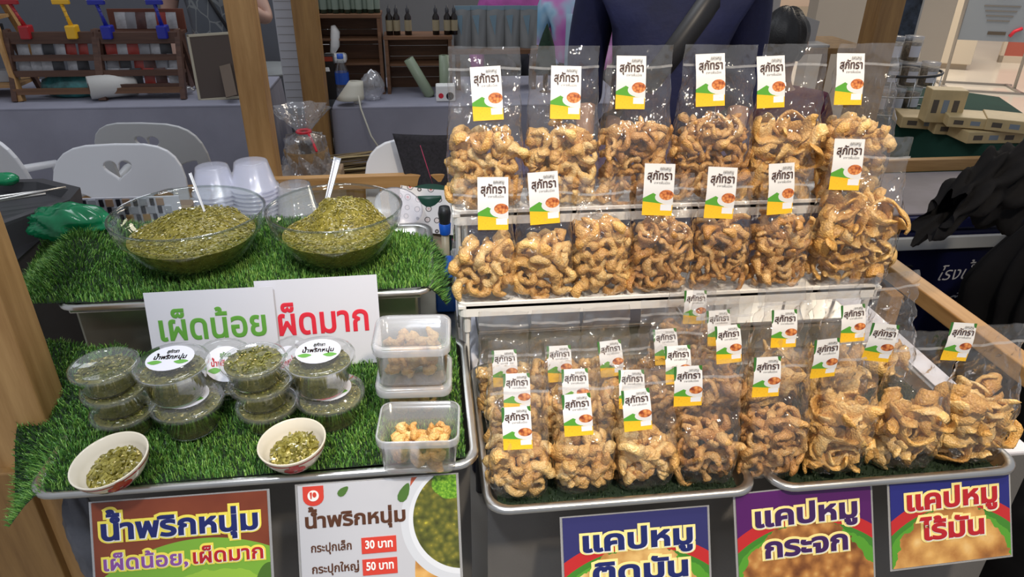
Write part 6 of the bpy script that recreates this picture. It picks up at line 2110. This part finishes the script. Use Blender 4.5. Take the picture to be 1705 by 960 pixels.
def person(label, loc, rz, shirtm, pantm, hairm, skinm, k=1.0, arms=None, seated=False, sleeve=0.5, wide=1.0, pants=True):
    """a whole figure facing -y; arms = ((elbow), (wrist)) for each side, sleeve = how far down the arm the shirt goes"""
    t = thing('person', label, 'person', loc, rz, 'people behind the stall')
    hz = 0.47 if seated else 0.93
    S = lambda x, y, z, r: (x * k, y * k, z * k, r * k)
    J = [S(0, 0.0, hz, 0.135 * wide), S(0, 0.0, hz + 0.18, 0.125 * wide), S(0, 0.0, hz + 0.36, 0.135 * wide), S(0, 0.01, hz + 0.49, 0.085), S(0, 0.0, hz + 0.555, 0.055), S(0, -0.012, hz + 0.62, 0.072), S(0, -0.012, hz + 0.70, 0.088), S(0, -0.005, hz + 0.765, 0.066)]
    E = [(i, i + 1) for i in range(7)]
    nose = len(J)
    J.append(S(0, -0.112, hz + 0.665, 0.012))
    E.append((6, nose))
    arms = arms or (((-0.27, 0.02, -0.30), (-0.27, -0.03, -0.54)), ((0.27, 0.02, -0.30), (0.27, -0.03, -0.54)))
    sh = []
    fing = []
    for side, (el, wr) in zip((-1, 1), arms):
        i0 = len(J)
        sx = side * 0.185 * wide
        base = hz + 0.47
        J.append(S(sx, 0.005, base - 0.03, 0.066))
        J.append(S(el[0] * wide, el[1], base + el[2], 0.044))
        J.append(S(wr[0] * wide, wr[1], base + wr[2], 0.028))
        d = (Vector((wr[0] * wide, wr[1], wr[2])) - Vector((el[0] * wide, el[1], el[2]))).normalized()
        w_ = Vector((wr[0] * wide, wr[1], base + wr[2]))
        pm_ = w_ + d * 0.075
        J.append(S(pm_.x, pm_.y, pm_.z, 0.033))
        E += [(2, i0), (i0, i0 + 1), (i0 + 1, i0 + 2), (i0 + 2, i0 + 3)]
        sv = d.cross(Vector((0, 0, 1)))
        if sv.length < 0.2: sv = d.cross(Vector((0, 1, 0)))
        sv.normalize()
        cu = sv.cross(d).normalized() * -1
        for f, (off, ln) in enumerate(((-0.026, 0.062), (-0.009, 0.072), (0.009, 0.068), (0.026, 0.052))):
            p0 = pm_ + sv * off + d * 0.012
            p1 = p0 + d * ln * 0.55 + cu * 0.008
            p2 = p1 + d * ln * 0.42 + cu * 0.022
            fing.append([p0, p1, p2])
        p0 = w_ + d * 0.035 + sv * -0.030
        fing.append([p0, p0 + sv * -0.022 + d * 0.028, p0 + sv * -0.030 + d * 0.058 + cu * 0.01])
        sh.append((i0, el, wr, sx, base))
    for side in (-1, 1):
        i0 = len(J)
        x = side * 0.095 * wide
        if seated:
            J += [S(x, -0.05, hz, 0.09), S(x * 1.3, -0.42, hz + 0.02, 0.062), S(x * 1.3, -0.40, 0.09, 0.04), S(x * 1.3, -0.52, 0.035, 0.035)]
        else:
            J += [S(x, 0, hz - 0.08, 0.092), S(x * 1.1, -0.01, 0.50, 0.062), S(x * 1.15, 0.01, 0.09, 0.042), S(x * 1.2, -0.14, 0.035, 0.036)]
        E += [(0, i0), (i0, i0 + 1), (i0 + 1, i0 + 2), (i0 + 2, i0 + 3)]
    body = link_mesh('body', skin_mesh('body', J, E, skinm), t)
    for ch in fing:
        link_mesh('finger', skin_mesh('finger', [S(p.x, p.y, p.z, 0.0095 - 0.0012 * q) for q, p in enumerate(ch)], [(0, 1), (1, 2)], skinm, 0, 1), body)
    # shirt: torso and sleeves, a little larger than the body
    SJ = [S(0, 0, hz - 0.06, 0.158 * wide), S(0, 0, hz + 0.10, 0.152 * wide), S(0, 0, hz + 0.26, 0.156 * wide), S(0, 0, hz + 0.40, 0.150 * wide), S(0, 0.008, hz + 0.505, 0.082)]
    SE = [(0, 1), (1, 2), (2, 3), (3, 4)]
    for (i0, el, wr, sx, base), side in zip(sh, (-1, 1)):
        a = len(SJ)
        shp, elp, wrp = Vector((sx, 0.005, base - 0.03)), Vector((el[0] * wide, el[1], base + el[2])), Vector((wr[0] * wide, wr[1], base + wr[2]))
        SJ.append(S(*shp, 0.086))
        SE.append((3, a))
        if sleeve <= 0.5:
            q = shp.lerp(elp, sleeve * 2 * 0.8)
            SJ.append(S(*q, 0.070))
            SE.append((a, a + 1))
        else:
            q = elp.lerp(wrp, (sleeve - 0.5) * 2)
            SJ += [S(*elp, 0.064), S(*q, 0.055)]
            SE += [(a, a + 1), (a + 1, a + 2)]
    shirt = link_mesh('shirt', skin_mesh('shirt', SJ, SE, shirtm), t)
    if pants:
        PJ = [S(0, 0, hz + 0.04, 0.145 * wide)]
        PE = []
        for side in (-1, 1):
            i0 = len(PJ)
            x = side * 0.095 * wide
            if seated: PJ += [S(x, -0.05, hz, 0.102), S(x * 1.3, -0.42, hz + 0.02, 0.078), S(x * 1.3, -0.40, 0.12, 0.06)]
            else: PJ += [S(x, 0, hz - 0.08, 0.106), S(x * 1.1, -0.01, 0.50, 0.078), S(x * 1.15, 0.01, 0.12, 0.062)]
            PE += [(0, i0), (i0, i0 + 1), (i0 + 1, i0 + 2)]
        link_mesh('trousers', skin_mesh('trousers', PJ, PE, pantm), t)
    rng = random.Random(7)
    def hair(u, v):
        a, b = 2 * math.pi * u, math.pi * (0.5 - 0.72 * v)
        d = Vector((math.cos(a) * math.cos(b), math.sin(a) * math.cos(b), math.sin(b)))
        r = 0.112 + 0.006 * math.sin(13 * a + 3 * v) * math.sin(9 * v)
        if d.y < -0.35 and d.z < 0.35: r = 0.084
        return (d.x * r * 0.88 * k, (d.y * r * 1.05 + 0.004) * k, (d.z * r * 1.12 + hz + 0.705) * k)
    MB().grid(hair, 36, 16, True).build('hair', hairm, t, True)
    for sx in (-1, 1):
        MB().lathe([(0.0005, -0.011), (0.008, -0.007), (0.011, 0), (0.008, 0.007), (0.0005, 0.011)], 10, (sx * 0.034 * k, -0.088 * k, (hz + 0.69) * k)).build('eye', mat('eye_white', (0.7, 0.7, 0.68), 0.2), t, True)
        MB().lathe([(0.0005, -0.03), (0.012, -0.018), (0.016, 0.005), (0.010, 0.028), (0.0005, 0.032)], 10, (sx * 0.092 * k, 0.005 * k, (hz + 0.675) * k), 0.6, 1).build('ear', skinm, t, True)
    MB().lathe([(0.0005, -0.008), (0.018, -0.003), (0.022, 0), (0.016, 0.004), (0.0005, 0.008)], 12, (0, -0.088 * k, (hz + 0.622) * k), 1, 0.4).build('mouth', mat('lip', (0.30, 0.10, 0.08), 0.4), t, True)
    return t, shirt


SK = mat('skin', (0.46, 0.27, 0.18), 0.5, 0, 0.06, 6)
HB = mat('black_hair', (0.008, 0.007, 0.007), 0.45, 0, 0.4, 60, 220, 0.5)
DT = mat('dark_trousers', (0.02, 0.02, 0.026), 0.8)
NV = mat('navy_shirt_cloth', (0.006, 0.009, 0.050), 0.75, 0, 0.25, 9, 60, 0.35, 0.004)
g = P(1122, 100, 2.14)
man, mshirt = person('person in a navy shirt with a black shoulder strap behind the rack', (g.x, 2.20, 0), -0.25, NV, DT, HB, SK, 1.02, (((-0.215, 0.06, -0.30), (-0.20, -0.06, -0.52)), ((0.205, 0.06, -0.30), (0.19, -0.08, -0.50))), False, 0.8, 1.16)
bv = BVHTree.FromPolygons([v.co for v in mshirt.data.vertices], [p.vertices for p in mshirt.data.polygons])
pts = []
for q in np.linspace(0, 1, 16):
    x, z = 0.16 - 0.34 * q, 1.44 - 0.52 * q
    h = bv.ray_cast(Vector((x, -1.5, z)), Vector((0, 1, 0)))
    pts.append(Vector((x, (h[0].y if h[0] is not None else 0.0) - 0.004, z)))
sv = Vector((0.52, 0, 0.34)).normalized() * -1
sv = Vector((0.34 * 1.53, 0, 0.0)) + Vector((0, 0, -0.34))
sv.normalize()
vs = []
for p in pts: vs += [p + sv * 0.033, p - sv * 0.033]
st = MB().add(vs, [(2 * i, 2 * i + 1, 2 * i + 3, 2 * i + 2) for i in range(15)]).build('shoulder_strap', M['black'], man, True)
st.modifiers.new('thickness', 'SOLIDIFY').thickness = 0.006

# seated person with dark hair, seen from behind
g = P(1305, 64, 2.95)
person('seated person with short black hair and maroon top, back turned', (g.x, 2.95, g.z - 1.175), math.pi - 0.5, mat('maroon_top', (0.13, 0.02, 0.05), 0.8), DT, HB, SK, 1.0, None, True, 0.4, 0.95)

# two seated people in pink and blue jackets by the far partition
m, nt, b = newmat('tie_dye_jacket')
f = noise(nt, coords(nt, (1, 1, 0.7)), 5.5, 2)
nt.links.new(ramp(nt, f, [(0.36, (0.48, 0.10, 0.42)), (0.5, (0.55, 0.22, 0.50)), (0.60, (0.35, 0.52, 0.66)), (0.74, (0.06, 0.28, 0.48))]), b.inputs['Base Color'])
g = P(960, 5, 4.7)
kim, ks = person('seated person in a pink and blue tie dye jacket', (g.x, 4.75, g.z - 0.93), -0.1, m, DT, HB, SK, 0.98, (((-0.27, -0.02, -0.28), (-0.10, -0.20, -0.40)), ((0.27, -0.02, -0.28), (0.10, -0.20, -0.40))), True, 0.95, 1.0)
for sx in (-1, 1):
    lap = MB().grid(lambda u, v: (sx * (0.012 + 0.055 * u), -0.165 - 0.012 * math.sin(v * 3), 0.46 + 0.42 * v), 2, 8).build('jacket_band', mat('pale_blue_band', (0.36, 0.50, 0.62), 0.7), kim, True)
    lap.modifiers.new('thickness', 'SOLIDIFY').thickness = 0.006
g = P(857, -8, 5.2)
person('seated person in a purple pink jacket behind the grey pouches', (g.x, 5.25, g.z - 0.93), 0.1, mat('purple_pink_jacket', (0.42, 0.09, 0.33), 0.8, 0, 0.3, 7), DT, HB, SK, 0.98, None, True, 0.95, 1.0)

# standing person in a patterned grey shirt behind the sachet table
m, nt, b = newmat('patterned_grey_shirt')
vo = nn(nt, 'ShaderNodeTexVoronoi', feature='DISTANCE_TO_EDGE')
nt.links.new(coords(nt, (1, 1, 0.6)), vo.inputs['Vector'])
vo.inputs['Scale'].default_value = 17
nt.links.new(mix(nt, math_(nt, 'LESS_THAN', vo.outputs['Distance'], 0.035), (0.12, 0.135, 0.155), (0.26, 0.28, 0.28)), b.inputs['Base Color'])
g = P(362, 60, 4.12)
lady, lsh = person('standing person in a grey patterned shirt with one hand raised', (g.x, 4.15, 0), 0.1, m, DT, HB, mat('light_skin', (0.50, 0.31, 0.24), 0.5), 0.93, (((-0.25, 0.0, -0.28), (-0.22, -0.10, -0.52)), ((0.30, -0.12, -0.30), (0.06, -0.24, -0.10))), False, 0.42, 1.0)
bv = BVHTree.FromPolygons([v.co for v in lsh.data.vertices], [p.vertices for p in lsh.data.polygons])
pts = []
for q in np.linspace(0, 1, 12):
    x, z = -0.06 + 0.20 * q, 1.28 - 0.44 * q
    h = bv.ray_cast(Vector((x, -1.5, z)), Vector((0, 1, 0)))
    pts.append(Vector((x, (h[0].y if h[0] is not None else -0.15) - 0.006, z)))
MB().tube(pts, 0.009, 6).build('bag_strap', M['black'], lady, True)
# far person at the plinth
g = G(1500, 112, 0)
person('far person in a white top and dark trousers beside the plinth', (g.x - 0.1, g.y + 0.9, 0), -0.5, mat('white_top', (0.55, 0.50, 0.42), 0.8), mat('brown_trousers', (0.10, 0.08, 0.06), 0.8), HB, SK, 0.95)
